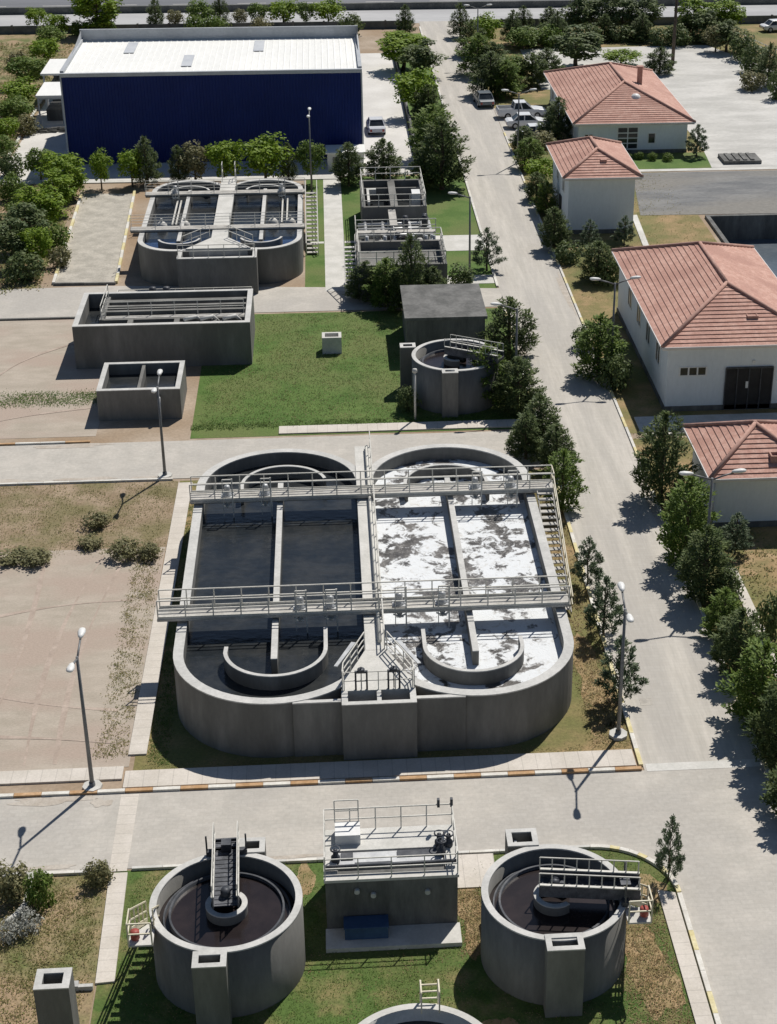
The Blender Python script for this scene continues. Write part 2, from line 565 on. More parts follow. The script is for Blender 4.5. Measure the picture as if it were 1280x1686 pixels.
water_mat('dark_water', (0.018, 0.022, 0.026), (0.038, 0.040, 0.040), 0.16, 0.5, 1.6)
water_mat('brown_water', (0.020, 0.015, 0.015), (0.030, 0.022, 0.021), 0.18, 0.12, 1.0)
water_mat('reflection_water', (0.035, 0.07, 0.16), (0.05, 0.09, 0.20), 0.15, 0.3, 1.5)  # blue of the reflected sky put into the water colour
water_mat('foam_water', (0.06, 0.056, 0.052), (0.16, 0.15, 0.14), 0.3, 0.7, 2.0, foam=(0.5, 0.54))
water_mat('pool_water', (0.10, 0.125, 0.15), (0.13, 0.15, 0.17), 0.2, 0.2, 0.8)

# ------------------------------------------------------------------ ground and other setting
def sheet(name, pts, z, m, holes=None):
    b = MB()
    b.face([(p[0], p[1], z) for p in pts])
    return b.build(name, m, kind='structure', origin=(0, 0, z))


def rect(x0, x1, y0, y1):
    return [(x0, y0), (x1, y0), (x1, y1), (x0, y1)]


g = MB()
PX0, PX1, PY0, PY1 = 32.0, 64.0, 116.0, 136.0       # sunken pool opening
FAR = 2500
for q in (rect(-FAR, PX0, -FAR, FAR), rect(PX1, FAR, -FAR, FAR), rect(PX0, PX1, -FAR, PY0), rect(PX0, PX1, PY1, FAR)):
    g.face([(x, y, 0) for x, y in q])
g.build('ground', 'soil', kind='structure')

sheet('dirt_field', rect(-40, -9.4, 59.2, 79.2), 0.012, 'dirt')
sheet('dirt_field', rect(-45, -14.8, 94.0, 115.0), 0.012, 'dirt')
sheet('rough_ground', rect(-40, -9.3, 79.2, 87.3), 0.012, 'bare_scrub')
sheet('rough_ground', rect(-45, -9.3, 20, 52.1), 0.012, 'rough_grass')
sheet('rough_ground', rect(-60, -22.4, 120.5, 151.4), 0.012, 'rough_grass')
sheet('rough_ground', rect(-75, -30.6, 151.4, 222), 0.012, 'rough_grass')
# grass inside the rounded corner of the junction
cp = [(-9.25, 20), (12.45, 20), (12.45, 49.3)]
for i in range(13):
    a = R(90) * i / 12
    cp.append((9.55 + 2.9 * math.cos(a), 49.35 + 2.9 * math.sin(a)))
cp += [(-9.25, 52.25)]
sheet('front_grass', cp, 0.012, 'front_lawn')
mat('tan_soil', (0.30, 0.205, 0.10), (0.40, 0.29, 0.165), 1.1, fine=7, fine_amt=0.22, bump=0.5, c3=(0.24, 0.19, 0.085), big=0.9)
TAN_PATCHES = ((4.5, 48.6, 0.62, 1.9), (10.6, 45.6, 0.9, 2.6), (11.1, 49.6, 0.9, 0.9), (11.5, 64.5, 0.85, 3.4), (11.5, 60.4, 0.6, 0.9), (-1.9, 51.0, 0.5, 0.9), (21.9, 75.5, 1.2, 1.6), (5.0, 42.3, 0.8, 0.9))
sheet('verge', rect(-9.2, 12.45, 58.85, 87.3), 0.012, 'dry_grass')
sheet('verge', rect(-9.0, 12.45, 93.2, 114.9), 0.012, 'lawn')
sheet('verge', rect(-2.1, 12.45, 119.3, 151.0), 0.012, 'lawn')
sheet('verge', rect(8.3, 12.45, 151.0, 218), 0.012, 'lawn')
sheet('verge', rect(17.9, 60, 20, 91.2), 0.012, 'dry_grass')
sheet('verge', rect(17.9, 31.6, 92.0, 151.0), 0.012, 'dry_grass')
sheet('lawn_strip', rect(23.5, 36.5, 151.6, 157.2), 0.022, 'lawn')
sheet('verge', rect(17.9, 75, 151.0, 222), 0.012, 'dry_grass')
# roads
sheet('road', rect(12.6, 17.75, 57.3, 226), 0.03, 'road_concrete')
sheet('road', rect(12.6, 17.75, -200, 57.3), 0.03, 'pavers')
fil = [(9.55 + 2.9 * math.cos(R(90) * i / 12), 49.35 + 2.9 * math.sin(R(90) * i / 12)) for i in range(13)]
sheet('road', [(-90, 52.35), (9.55, 52.35)] + list(reversed([(x + 0.1, y + 0.1) for x, y in fil])) + [(12.65, 49.3), (12.65, 57.3), (-90, 57.3)], 0.026, 'pavers')
sheet('road', rect(-90, 12.65, 87.6, 92.9), 0.026, 'pavers')
sheet('road', [(-90, 115.2), (12.65, 115.2), (12.65, 119.2), (-17, 121.9), (-90, 119.9)], 0.026, 'pavers')
sheet('parking_area', rect(17.8, 23.3, 162.0, 176.6), 0.03, 'pavers')
sheet('yard', rect(-30.4, 8.2, 151.4, 206), 0.026, 'yard_concrete')
sheet('yard', [(24, 207), (24, 185), (36.6, 185), (36.6, 158.5), (36, 151.6), (58, 150.6), (58, 176), (47.5, 208)], 0.03, 'gravel_yard')
sheet('ash_bed', [(28.2, 150.4), (26.6, 137.0), (64, 136.3), (64, 150.2)], 0.03, 'ash')
sheet('gravel_pad', [(-22.0, 147.2), (-17.55, 146.8), (-16.6, 122.4), (-21.15, 122.6)], 0.03, 'pad_gravel')
sheet('path', rect(-0.55, 1.05, 119.5, 151.3), 0.03, 'pale_concrete')
sheet('path', rect(-2.0, -0.6, 131.2, 131.7), 0.026, 'pale_concrete')
sheet('path', rect(1.1, 2.4, 131.2, 131.7), 0.026, 'pale_concrete')
sheet('path', rect(8.6, 12.4, 128.5, 132.6), 0.03, 'pale_concrete')
sheet('path', rect(8.6, 12.4, 120.4, 122.4), 0.03, 'pale_concrete')
sheet('path', rect(29.0, 44, 150.7, 151.5), 0.036, 'pale_concrete')
sheet('highway', rect(-400, 400, 236.2, 262), 0.026, 'asphalt')
sheet('service_road', rect(-400, 400, 225, 234.6), 0.026, 'service_asphalt')
# lane markings on the highway
mk = MB()
for x in range(-120, 160, 9):
    mk.face([(x, 241.0, 0), (x + 4, 241.0, 0), (x + 4, 241.18, 0), (x, 241.18, 0)])
mk.face([(-300, 237.0, 0), (300, 237.0, 0), (300, 237.2, 0), (-300, 237.2, 0)])
mo = mk.build('lane_marking', 'kerb_white', kind='structure')
mo.location.z = 0.034


def blob(rn, cx, cy, rx, ry, n=26):
    ph = [rn.uniform(0, 6.28) for _ in range(4)]
    out = []
    for i in range(n):
        a = 6.283 * i / n
        k = 1 + 0.22 * math.sin(2 * a + ph[0]) + 0.16 * math.sin(3 * a + ph[1]) + 0.12 * math.sin(5 * a + ph[2]) + rn.uniform(-.08, .08)
        out.append((cx + rx * k * math.cos(a), cy + ry * k * math.sin(a)))
    return out


mat('spilled_soil', (0.42, 0.37, 0.31), (0.50, 0.455, 0.395), 1.2, fine=7, fine_amt=0.15)
mat('oil_stain', (0.37, 0.345, 0.31), (0.47, 0.44, 0.39), 2.5, fine=9, fine_amt=0.1)
mat('wheel_track', (0.38, 0.305, 0.25), (0.47, 0.385, 0.32), 0.9, fine=6, fine_amt=0.15)
rs = random.Random(31)
zi_ = 0.035
for cx, cy, rx, ry in ((-12.4, 57.0, 1.7, 0.3), (-10.3, 56.7, 0.4, 0.3), (-12.6, 52.6, 1.5, 0.18), (-2.5, 52.6, 1.6, 0.12),
                       (-11.2, 87.8, 0.9, 0.2), (-14.6, 87.9, 1.5, 0.25), (-19.0, 87.9, 1.8, 0.25), (-16.0, 92.6, 2.2, 0.3), (12.9, 70.5, 0.22, 2.6), (17.5, 63.0, 0.2, 2.5), (17.5, 82.0, 0.2, 3.0), (12.9, 104.0, 0.22, 3.5), (17.5, 118.0, 0.22, 5.0)):
    sheet('soil_patch', blob(rs, cx, cy, rx, ry), zi_, 'spilled_soil')
for cx, cy, rx, ry in TAN_PATCHES:
    sheet('bare_soil', blob(rs, cx, cy, rx, ry, 40), 0.018, 'tan_soil')
zt_ = 0.016
for x0, y0, x1, y1, bend in ((-13.9, 59.6, -12.6, 78.6, 0.7), (-12.6, 59.6, -11.4, 78.4, 0.6), (-18.5, 66.5, -10.3, 63.6, -0.5), (-19.0, 71.6, -10.6, 73.6, 0.5), (-20, 62.0, -10.2, 61.0, 0.3), (-16.2, 59.6, -15.6, 78.0, -0.4),
                             (-21.5, 96.5, -15.2, 98.4, 0.3), (-22.5, 104.0, -18.0, 110.0, 0.6)):
    L_, R_ = [], []
    d = Vector((x1 - x0, y1 - y0, 0)).normalized()
    n_ = Vector((-d.y, d.x, 0))
    for i in range(15):
        t_ = i / 14
        c_ = Vector((x0, y0, 0)).lerp(Vector((x1, y1, 0)), t_) + n_ * bend * math.sin(math.pi * t_)
        w_ = 0.09 + 0.05 * math.sin(7 * t_ + x0)
        L_.append(c_ + n_ * w_)
        R_.append(c_ - n_ * w_)
    zt_ += 0.002
    sheet('wheel_track', L_ + list(reversed(R_)), zt_, 'wheel_track')
# pale concrete joint across the junction and drain covers
sheet('road_joint', rect(12.7, 17.7, 57.2, 57.75), 0.038, 'pale_concrete')
for x_, y_ in ((13.6, 62.5), (13.6, 96.5)):
    sheet('drain_cover', rect(x_ - 0.28, x_ + 0.28, y_ - 0.28, y_ + 0.28), 0.036, 'oil_stain')


def raised(name, pts, z1, m, z0=0.0):
    b = MB()
    b.prism(pts, z0, z1)
    return b.build(name, m, kind='structure')


raised('sidewalk', [(-9.5, 60.0), (-8.72, 60.0), (-8.45, 86.9), (-9.25, 86.9)], 0.09, 'slab_path')
raised('sidewalk', [(-9.3, 45.95), (-8.62, 46.0), (-8.75, 52.05), (-9.45, 52.05)], 0.09, 'slab_path')
sheet('path', [(-9.5, 52.2), (-8.8, 52.2), (-8.78, 57.2), (-9.52, 57.2)], 0.036, 'slab_path')
raised('sidewalk', rect(-90, -9.6, 58.25, 59.15), 0.09, 'slab_walk')
raised('sidewalk', rect(-9.5, 12.3, 57.62, 58.8), 0.09, 'slab_walk')
raised('sidewalk', rect(-3.6, 12.2, 93.4, 94.5), 0.09, 'slab_walk')
raised('sidewalk', [(11.75, 35), (12.35, 35), (12.35, 49.3), (11.7, 49.5)], 0.09, 'slab_path')
raised('sidewalk', rect(3.87, 5.6, 50.2, 52.2), 0.07, 'slab_walk')
raised('sidewalk', rect(20.0, 20.55, 62, 74.5), 0.09, 'slab_path')
raised('sidewalk', rect(18.6, 33, 92.0, 94.3), 0.09, 'pale_concrete')
raised('sidewalk', [(25.3, 128.5), (25.8, 128.5), (26.3, 137.0), (25.8, 137.0)], 0.09, 'pale_concrete')
raised('sidewalk', [(-30.4, 150.6), (1.0, 150.2), (1.0, 151.3), (-30.4, 151.3)], 0.09, 'pale_concrete')

# kerbs with painted blocks
def kerb(x0, y0, x1, y1, w, seg, mats_, h=0.13, pattern=(0, 1)):
    b = MB()
    p, q = Vector((x0, y0, 0)), Vector((x1, y1, 0))
    L = (q - p).length
    k = max(1, round(L / seg))
    for i in range(k):
        a = p.lerp(q, i / k)
        c = p.lerp(q, (i + 0.985) / k)
        b.bar(a + Vector((0, 0, h / 2)), c + Vector((0, 0, h / 2)), w, h, mi=pattern[i % len(pattern)])
    return b.build('kerb', mats_, kind='structure')


kerb(-60, 57.42, 12.5, 57.38, 0.2, 1.15, ['kerb_orange', 'kerb_white'])
kerb(-60, 52.2, -9.6, 52.2, 0.16, 1.2, ['kerb_white', 'pale_concrete'])
kerb(-8.6, 52.28, 9.5, 52.3, 0.14, 1.2, ['pale_concrete', 'kerb_white'])
b = MB()
for i in range(12):
    a0, a1 = R(90) * i / 12, R(90) * (i + 0.97) / 12
    p = Vector((9.5 + 3.0 * math.cos(a0), 49.3 + 3.0 * math.sin(a0), 0.065))
    q = Vector((9.5 + 3.0 * math.cos(a1), 49.3 + 3.0 * math.sin(a1), 0.065))
    b.bar(p, q, 0.18, 0.13, mi=0 if i % 3 else 1)
b.build('kerb', ['kerb_white', 'kerb_yellow'], kind='structure')
kerb(12.5, 30, 12.5, 49.25, 0.18, 1.1, ['kerb_yellow', 'kerb_white'], pattern=(0, 1, 1))
kerb(12.5, 57.6, 12.5, 87.4, 0.18, 1.2, ['kerb_yellow', 'kerb_white'], pattern=(0, 1))
kerb(12.5, 93.1, 12.5, 115.0, 0.18, 1.2, ['kerb_yellow', 'kerb_white'])
kerb(12.5, 119.5, 12.5, 222, 0.18, 2.0, ['kerb_white', 'pale_concrete'])
kerb(17.83, 30, 17.83, 166, 0.16, 1.5, ['kerb_yellow', 'kerb_white', 'pale_concrete'], pattern=(0, 1, 2))
kerb(17.83, 177, 17.83, 222, 0.16, 2.0, ['kerb_white', 'pale_concrete'])
kerb(-60, 93.05, -15.0, 93.05, 0.16, 1.5, ['kerb_white', 'kerb_orange', 'pale_concrete'], pattern=(0, 2, 1))
kerb(-60, 87.45, -9.6, 87.45, 0.16, 1.5, ['pale_concrete', 'kerb_white'])
kerb(-60, 114.95, -17.5, 114.95, 0.2, 1.5, ['old_concrete', 'concrete'])
kerb(-22.1, 147.2, -21.25, 122.5, 0.22, 2.0, ['kerb_yellow', 'kerb_white'], h=0.22)
kerb(-17.45, 147.4, -16.5, 122.4, 0.22, 2.0, ['kerb_yellow', 'kerb_white'], h=0.22)
kerb(-21.2, 122.4, -16.5, 122.25, 0.18, 2.0, ['old_concrete', 'concrete'], h=0.2)
kerb(-30.6, 151.6, -31.0, 190, 0.25, 2.0, ['kerb_orange', 'kerb_white', 'pale_concrete'], pattern=(2, 1, 0), h=0.2)
kerb(18.8, 91.6, 33, 91.6, 0.2, 1.8, ['kerb_white', 'old_concrete'])

# ------------------------------------------------------------------ sunken pool beside the tiled houses
t = thing('settling_pool', 'sunken grey pool with dark concrete walls beyond the tiled roofs', 'pool', (PX0, PY0, 0))
b = MB()
b.box(PX0, PX1, PY1 - 0.4, PY1, -2.2, 0.25)
b.box(PX0, PX1, PY0, PY0 + 0.4, -2.2, 0.25)
b.box(PX0, PX0 + 0.35, PY0 + 0.4, PY1 - 0.4, -2.2, 0.25)
b.box(PX1 - 0.35, PX1, PY0 + 0.4, PY1 - 0.4, -2.2, 0.25)
b.build('wall', 'old_concrete', t)
b = MB()
b.face([(PX0 + 0.3, PY0 + 0.3, -1.9), (PX1 - 0.3, PY0 + 0.3, -1.9), (PX1 - 0.3, PY1 - 0.3, -1.9), (PX0 + 0.3, PY1 - 0.3, -1.9)])
b.build('water', 'pool_water', t)

# ------------------------------------------------------------------ aeration tanks (two racetrack lanes side by side)
def arc(cx, cy, r, a0, a1, n=24):
    return [(cx + r * math.cos(R(a0 + (a1 - a0) * i / n)), cy + r * math.sin(R(a0 + (a1 - a0) * i / n))) for i in range(n + 1)]


def track(cx, y0, y1, r, n=28):
    return arc(cx, y1, r, 0, 180, n) + arc(cx, y0, r, 180, 360, n)


def bridge(root, x0, x1, y0, y1, z, gear, rail_mat='rail_paint', post=1.25, rw=0.055):
    o = MB()
    o.box(x0, x1, y0, y1, z - 0.12, z)
    d = o.build('bridge_deck', 'deck', root)
    o = MB()
    o.box(x0 + 0.02, x1 - 0.02, (y0 + y1) / 2 - 0.25, (y0 + y1) / 2 + 0.25, z - 0.3, z - 0.12)
    o.build('beam', 'concrete', d)
    for y in (y0 + 0.04, y1 - 0.04):
        o = MB()
        o.rail([(x0 + 0.05, y, z), (x1 - 0.05, y, z)], 0.95, post, rw, kick=0.12 if rw > 0.05 else 0.0)
        o.build('handrail', rail_mat, d)
    for gx, gy in gear:
        mixer(root, gx, gy, z)


def mixer(root, x, y, z):
    """surface mixer: motor on a bracket with a guide mast and a splash hood"""
    o = MB()
    o.box(x - 0.32, x + 0.32, y - 0.3, y + 0.3, z + 0.0, z + 0.06)
    o.lathe([(0.0, z + 0.62), (0.14, z + 0.6), (0.17, z + 0.5), (0.17, z + 0.15), (0.26, z + 0.12), (0.26, z + 0.06)], x, y, 14)
    m_ = o.build('mixer', 'steel', root)
    o = MB()
    o.bar((x + 0.3, y - 0.55, z - 1.0), (x + 0.3, y - 0.55, z + 1.25), 0.07)
    o.bar((x + 0.3, y - 0.55, z + 1.2), (x - 0.2, y - 0.55, z + 1.2), 0.06)
    o.bar((x - 0.2, y - 0.55, z + 1.2), (x - 0.2, y - 0.55, z - 0.9), 0.04)
    for k in range(6):
        a = k * math.pi / 3
        o.bar((x, y - 0.55, z - 0.35), (x + 0.3 * math.cos(a), y - 0.55 + 0.3 * math.sin(a), z - 0.2), 0.06)
    o.bar((x, y - 0.55, z - 0.4), (x, y, z + 0.05), 0.08)
    o.build('guide_mast', 'rail_paint', m_)


def aeration_tank(name, label, xc, hw, y0, y1, H, wl, waters, fr, tw=0.45):
    root = thing(name, label, 'treatment tank', (xc, y0 - hw / 2, 0))
    r = hw / 2
    w, cp_ = MB(), MB()
    for sx in (-1, 1):
        cx = xc + sx * r
        w.wall_path(track(cx, y0, y1, r - tw / 2), tw, 0, H - 0.06, closed=True)
        cp_.wall_path(track(cx, y0, y1, r - tw / 2 + 0.004), tw + 0.004, H - 0.06, H, closed=True)
    w.build('wall', 'concrete', root)
    cp_.build('lit_concrete', 'lit_concrete', root)
    for sx, wm in zip((-1, 1), waters):
        cx = xc + sx * r
        o = MB()
        o.face([(x, y, wl) for x, y in track(cx, y0, y1, r - tw + 0.05)])
        o.build('water', wm, root)
        o = MB()
        o.box(cx - 0.14, cx + 0.14, y0 - fr['p0'], y1 + 0.1, 0, H - 0.05)
        pw = o.build('partition_wall', 'concrete', root)
        o = MB()
        o.box(cx - 0.145, cx + 0.145, y0 - fr['p0'] - 0.005, y1 + 0.105, H - 0.05, H)
        o.build('lit_concrete', 'lit_concrete', pw)
    return root, r


B0, B1, BH = 63.9, 80.75, 2.8
tank, br = aeration_tank('aeration_tank', 'large twin oval concrete tank, dark water left and white foam right', 1.35, 9.0, B0, B1, BH, 2.05,
                         ('dark_water', 'foam_water'), {'p0': 0.9})
# curved guide vanes
vz0, vz1 = 1.2, BH - 0.02
for pts in (
    [(-5.31, 64.2)] + arc(-3.1, 63.9, 2.25, 186, 360, 26) + [(-0.85, 65.6)],
    [(3.6, 65.1)] + arc(5.8, 63.6, 2.2, 180, 356, 26) + [(7.98, 64.2)],
    [(-5.2, 79.9)] + list(reversed(arc(-2.97, 80.8, 2.25, 14, 180, 26))),
    [(3.58, 79.6)] + list(reversed(arc(5.75, 80.4, 2.2, 0, 180, 26))) + [(7.95, 79.4)],
):
    o = MB()
    o.wall_path(pts, 0.17, vz0, vz1 - 0.05)
    gv = o.build('guide_vane', 'concrete', tank)
    o = MB()
    o.wall_path(pts, 0.18, vz1 - 0.05, vz1)
    o.build('lit_concrete', 'lit_concrete', gv)
# flat outer wall in front of the curved lobes, inlet box with two sluices
for xa, xb in ((-2.3, -0.2), (2.98, 5.1)):
    o = MB()
    o.box(xa, xb, 59.4, 59.6, 0, BH - 0.09)
    fw = o.build('front_wall', 'concrete', tank)
    o = MB()
    o.box(xa, xb, 59.395, 59.605, BH - 0.09, BH - 0.03)
    o.build('lit_concrete', 'lit_concrete', fw)
o = MB()
zb = BH + 0.02
o.box(-0.2, 2.98, 58.98, 59.22, 0, zb)
o.box(-0.2, 0.06, 59.22, 60.1, 0, zb)
o.box(2.72, 2.98, 59.22, 60.1, 0, zb)
o.box(1.31, 1.49, 59.22, 60.1, 0, zb - 0.01)
o.box(0.06, 1.31, 59.22, 60.1, 0, 1.4)
o.box(1.49, 2.72, 59.22, 60.1, 0, 1.4)
ib = o.build('inlet_box', 'concrete', tank)
o = MB()
zc = zb + 0.04
o.box(-0.205, 2.985, 58.975, 59.225, zb, zc)
o.box(-0.205, 0.065, 59.225, 60.05, zb, zc)
o.box(2.715, 2.985, 59.225, 60.05, zb, zc)
o.box(1.305, 1.495, 59.225, 60.05, zb, zc - 0.01)
o.build('lit_concrete', 'lit_concrete', ib)
o = MB()
o.prism([(-0.2, 60.05), (2.98, 60.05), (2.9, 60.75), (1.85, 63.4), (0.93, 63.4), (-0.1, 60.75)], 1.9, BH + 0.06)
o.build('inlet_platform', 'pale_concrete', tank)
for x in (0.66, 2.06):
    o = MB()
    for sx in (-0.24, 0.24):
        o.bar((x + sx, 60.12, BH + 0.05), (x + sx, 60.12, BH + 0.95), 0.08)
    o.bar((x - 0.28, 60.12, BH + 0.95), (x + 0.28, 60.12, BH + 0.95), 0.1)
    o.bar((x - 0.24, 60.12, BH + 0.5), (x + 0.24, 60.12, BH + 0.5), 0.05)
    o.bar((x, 60.12, BH + 0.1), (x, 60.12, BH + 1.2), 0.05)
    o.lathe([(0.0, BH + 1.05), (0.16, BH + 1.05), (0.16, BH + 1.1), (0.0, BH + 1.1)], x, 60.12, 12)
    o.build('sluice_frame', 'dark_steel', tank)
o = MB()
zr = BH + 0.06
o.rail([(-0.15, 60.1, zr), (-0.1, 60.8, zr), (0.88, 63.3, zr)], 0.95, 0.9, 0.05, rails=(1.0, 0.66, 0.33))
o.build('handrail', 'rail_paint', tank)
o = MB()
o.rail([(2.93, 60.1, zr), (2.88, 60.8, zr), (1.88, 63.3, zr)], 0.95, 0.9, 0.05, rails=(1.0, 0.66, 0.33))
o.build('handrail', 'rail_paint', tank)
o = MB()
o.rail([(-0.08, 60.1, zr), (2.86, 60.1, zr)], 0.9, 0.8, 0.04)
o.build('handrail', 'rail_paint', tank)
# side gratings leaning beside the platform
o = MB()
o.prism([(-0.5, 61.4), (-0.35, 61.35), (0.5, 63.3), (0.3, 63.35)], BH + 0.45, BH + 0.5)
o.build('grating', 'steel', tank)
o = MB()
o.prism([(3.3, 61.4), (3.15, 61.35), (2.3, 63.3), (2.5, 63.35)], BH + 0.45, BH + 0.5)
o.build('grating', 'steel', tank)
# centre walkway
o = MB()
o.box(0.92, 1.82, 63.3, 85.1, BH - 0.1, BH + 0.07)
o.build('walkway', 'pale_concrete', tank)
o = MB()
o.rail([(1.78, 63.4, BH + 0.07), (1.78, 85.0, BH + 0.07)], 0.95, 1.35, 0.05)
o.build('handrail', 'rail_paint', tank)
o = MB()
o.tube([(1.58, 63.8, BH + 0.2), (1.58, 84.8, BH + 0.2)], 0.09, 10)
o.build('pipe', 'rail_paint', tank)
bridge(tank, -7.85, 11.4, 78.35, 79.45, BH + 0.28, [(-5.9, 78.9), (-3.9, 78.9), (7.2, 78.9), (9.1, 78.9)])
bridge(tank, -8.55, 10.55, 66.3, 67.4, BH + 0.28, [(-2.0, 66.9), (-0.6, 66.9), (2.6, 66.9), (4.6, 66.9)])
# stair down the east side
o = MB()
k = 19
for i in range(k):
    y = 78.2 - i * 0.42
    z = BH + 0.2 - i * 0.148
    o.box(10.5, 11.25, y - 0.15, y + 0.15, z - 0.05, z)
for x in (10.47, 11.28):
    o.bar((x, 78.35, BH + 0.2), (x, 78.35 - k * 0.42, BH + 0.2 - k * 0.148), 0.05, 0.2)
st = o.build('stair', 'deck', tank)
o = MB()
for x in (11.32,):
    for i in range(0, k + 1, 3):
        y, z = 78.35 - i * 0.42, BH + 0.2 - i * 0.148
        o.bar((x, y, z), (x, y, z + 0.95), 0.05)
    for h in (0.5, 0.95):
        o.bar((x, 78.35, BH + 0.2 + h), (x, 78.35 - k * 0.42, BH + 0.2 - k * 0.148 + h), 0.05)
o.rail([(11.35, 78.35, BH + 0.28), (11.35, 79.4, BH + 0.28)], 0.95)
o.build('handrail', 'cream_paint', st)

# ---- the farther, smaller twin tank
ft, fr_ = aeration_tank('aeration_tank', 'smaller twin oval tank with bluish water in front of the navy hall', -8.55, 6.3, 124.65, 137.8, 2.8, 2.1,
                        ('dark_water', 'dark_water'), {'p0': 0.7}, 0.38)
for cx in (-11.7, -5.4):
    for pts in (arc(cx, 124.9, 1.6, 195, 350, 18), list(reversed(arc(cx, 137.6, 1.6, 10, 170, 18)))):
        o = MB()
        o.wall_path(pts, 0.16, 1.4, 2.73)
        gv = o.build('guide_vane', 'concrete', ft)
        o = MB()
        o.wall_path(pts, 0.17, 2.73, 2.78)
        o.build('lit_concrete', 'lit_concrete', gv)
o = MB()
o.prism([(-11.5, 119.3), (-5.6, 119.3), (-5.6, 121.6), (-11.5, 121.6)], 0, 2.3)
o.box(-11.5, -5.6, 119.3, 119.6, 2.3, 2.85)
o.box(-11.5, -11.2, 119.6, 121.6, 2.3, 2.85)
o.box(-5.9, -5.6, 119.6, 121.6, 2.3, 2.85)
ib = o.build('inlet_box', 'concrete', ft)
o = MB()
o.box(-11.51, -5.59, 119.29, 119.61, 2.85, 2.9)
o.box(-11.51, -11.19, 119.61, 121.6, 2.85, 2.9)
o.box(-5.91, -5.59, 119.61, 121.6, 2.85, 2.9)
o.build('lit_concrete', 'lit_concrete', ib)
o = MB()
o.prism([(-11.0, 121.65), (-6.1, 121.65), (-7.9, 124.3), (-9.2, 124.3)], 2.0, 2.9)
o.build('inlet_platform', 'pale_concrete', ft)
o = MB()
o.box(-9.2, -7.95, 124.3, 141.2, 2.6, 2.9)
o.build('walkway', 'pale_concrete', ft)
for pts_, hh in (([(-11.2, 121.7, 2.9), (-9.3, 124.3, 2.9)], 0.95), ([(-5.9, 121.7, 2.9), (-7.85, 124.3, 2.9)], 0.95), ([(-11.4, 119.5, 2.9), (-5.7, 119.5, 2.9)], 0.95),
                 ([(-9.1, 140.0, 2.9), (-9.1, 141.2, 2.9)], 1.4), ([(-8.0, 140.0, 2.9), (-8.0, 141.2, 2.9)], 1.4)):
    o = MB()
    o.rail(pts_, hh, 1.2, 0.05)
    o.build('handrail', 'rail_paint', ft)
for x in (-11.7, -5.4):
    o = MB()
    o.face([(px_, py_, 2.13) for px_, py_ in arc(x, 124.65, 2.72, 180, 360, 20) + [(x + 2.72, 126.6), (x - 2.72, 126.6)]])
    o.build('sky_reflection', 'reflection_water', ft)  # front water patch added to carry the painted sky reflection
bridge(ft, -15.3, -2.0, 136.0, 136.9, 3.0, [(-12.8, 136.4), (-4.0, 136.4)], post=1.9, rw=0.035)
bridge(ft, -15.6, -2.0, 126.3, 127.2, 3.0, [], post=1.9, rw=0.035)
# inner aerators standing on the water
for x, y in ((-13.4, 129.2), (-11.6, 129.3), (-4.6, 129.5), (-3.2, 129.4)):
    o = MB()
    o.lathe([(0.0, 2.75), (0.25, 2.7), (0.42, 2.5), (0.45, 2.1)], x, y, 14)
    o.bar((x, y, 2.7), (x, y, 3.0), 0.15)
    o.build('aerator', 'pale_concrete', ft)
for x in (-12.6, -12.3, -3.9, -3.5):
    o = MB()
    o.bar((x, 129.4, 2.4), (x, 136.0, 2.5), 0.12)
    o.build('pipe', 'rail_paint', ft)
o = MB()
for i in range(16):
    y = 136.0 - i * 0.5
    z = 2.9 - i * 0.18
    o.box(-1.95, -1.1, y - 0.19, y + 0.19, z - 0.06, z)
st = o.build('stair', 'deck', ft)
o = MB()
for x in (-2.0, -1.05):
    for i in range(0, 17, 4):
        y, z = 136.2 - i * 0.5, 2.9 - i * 0.18
        o.bar((x, y, z), (x, y, z + 1.0), 0.06)
    o.bar((x, 136.2, 3.9), (x, 128.2, 1.02), 0.06)
    o.bar((x, 136.2, 3.4), (x, 128.2, 0.52), 0.06)
o.build('handrail', 'rail_paint', st)

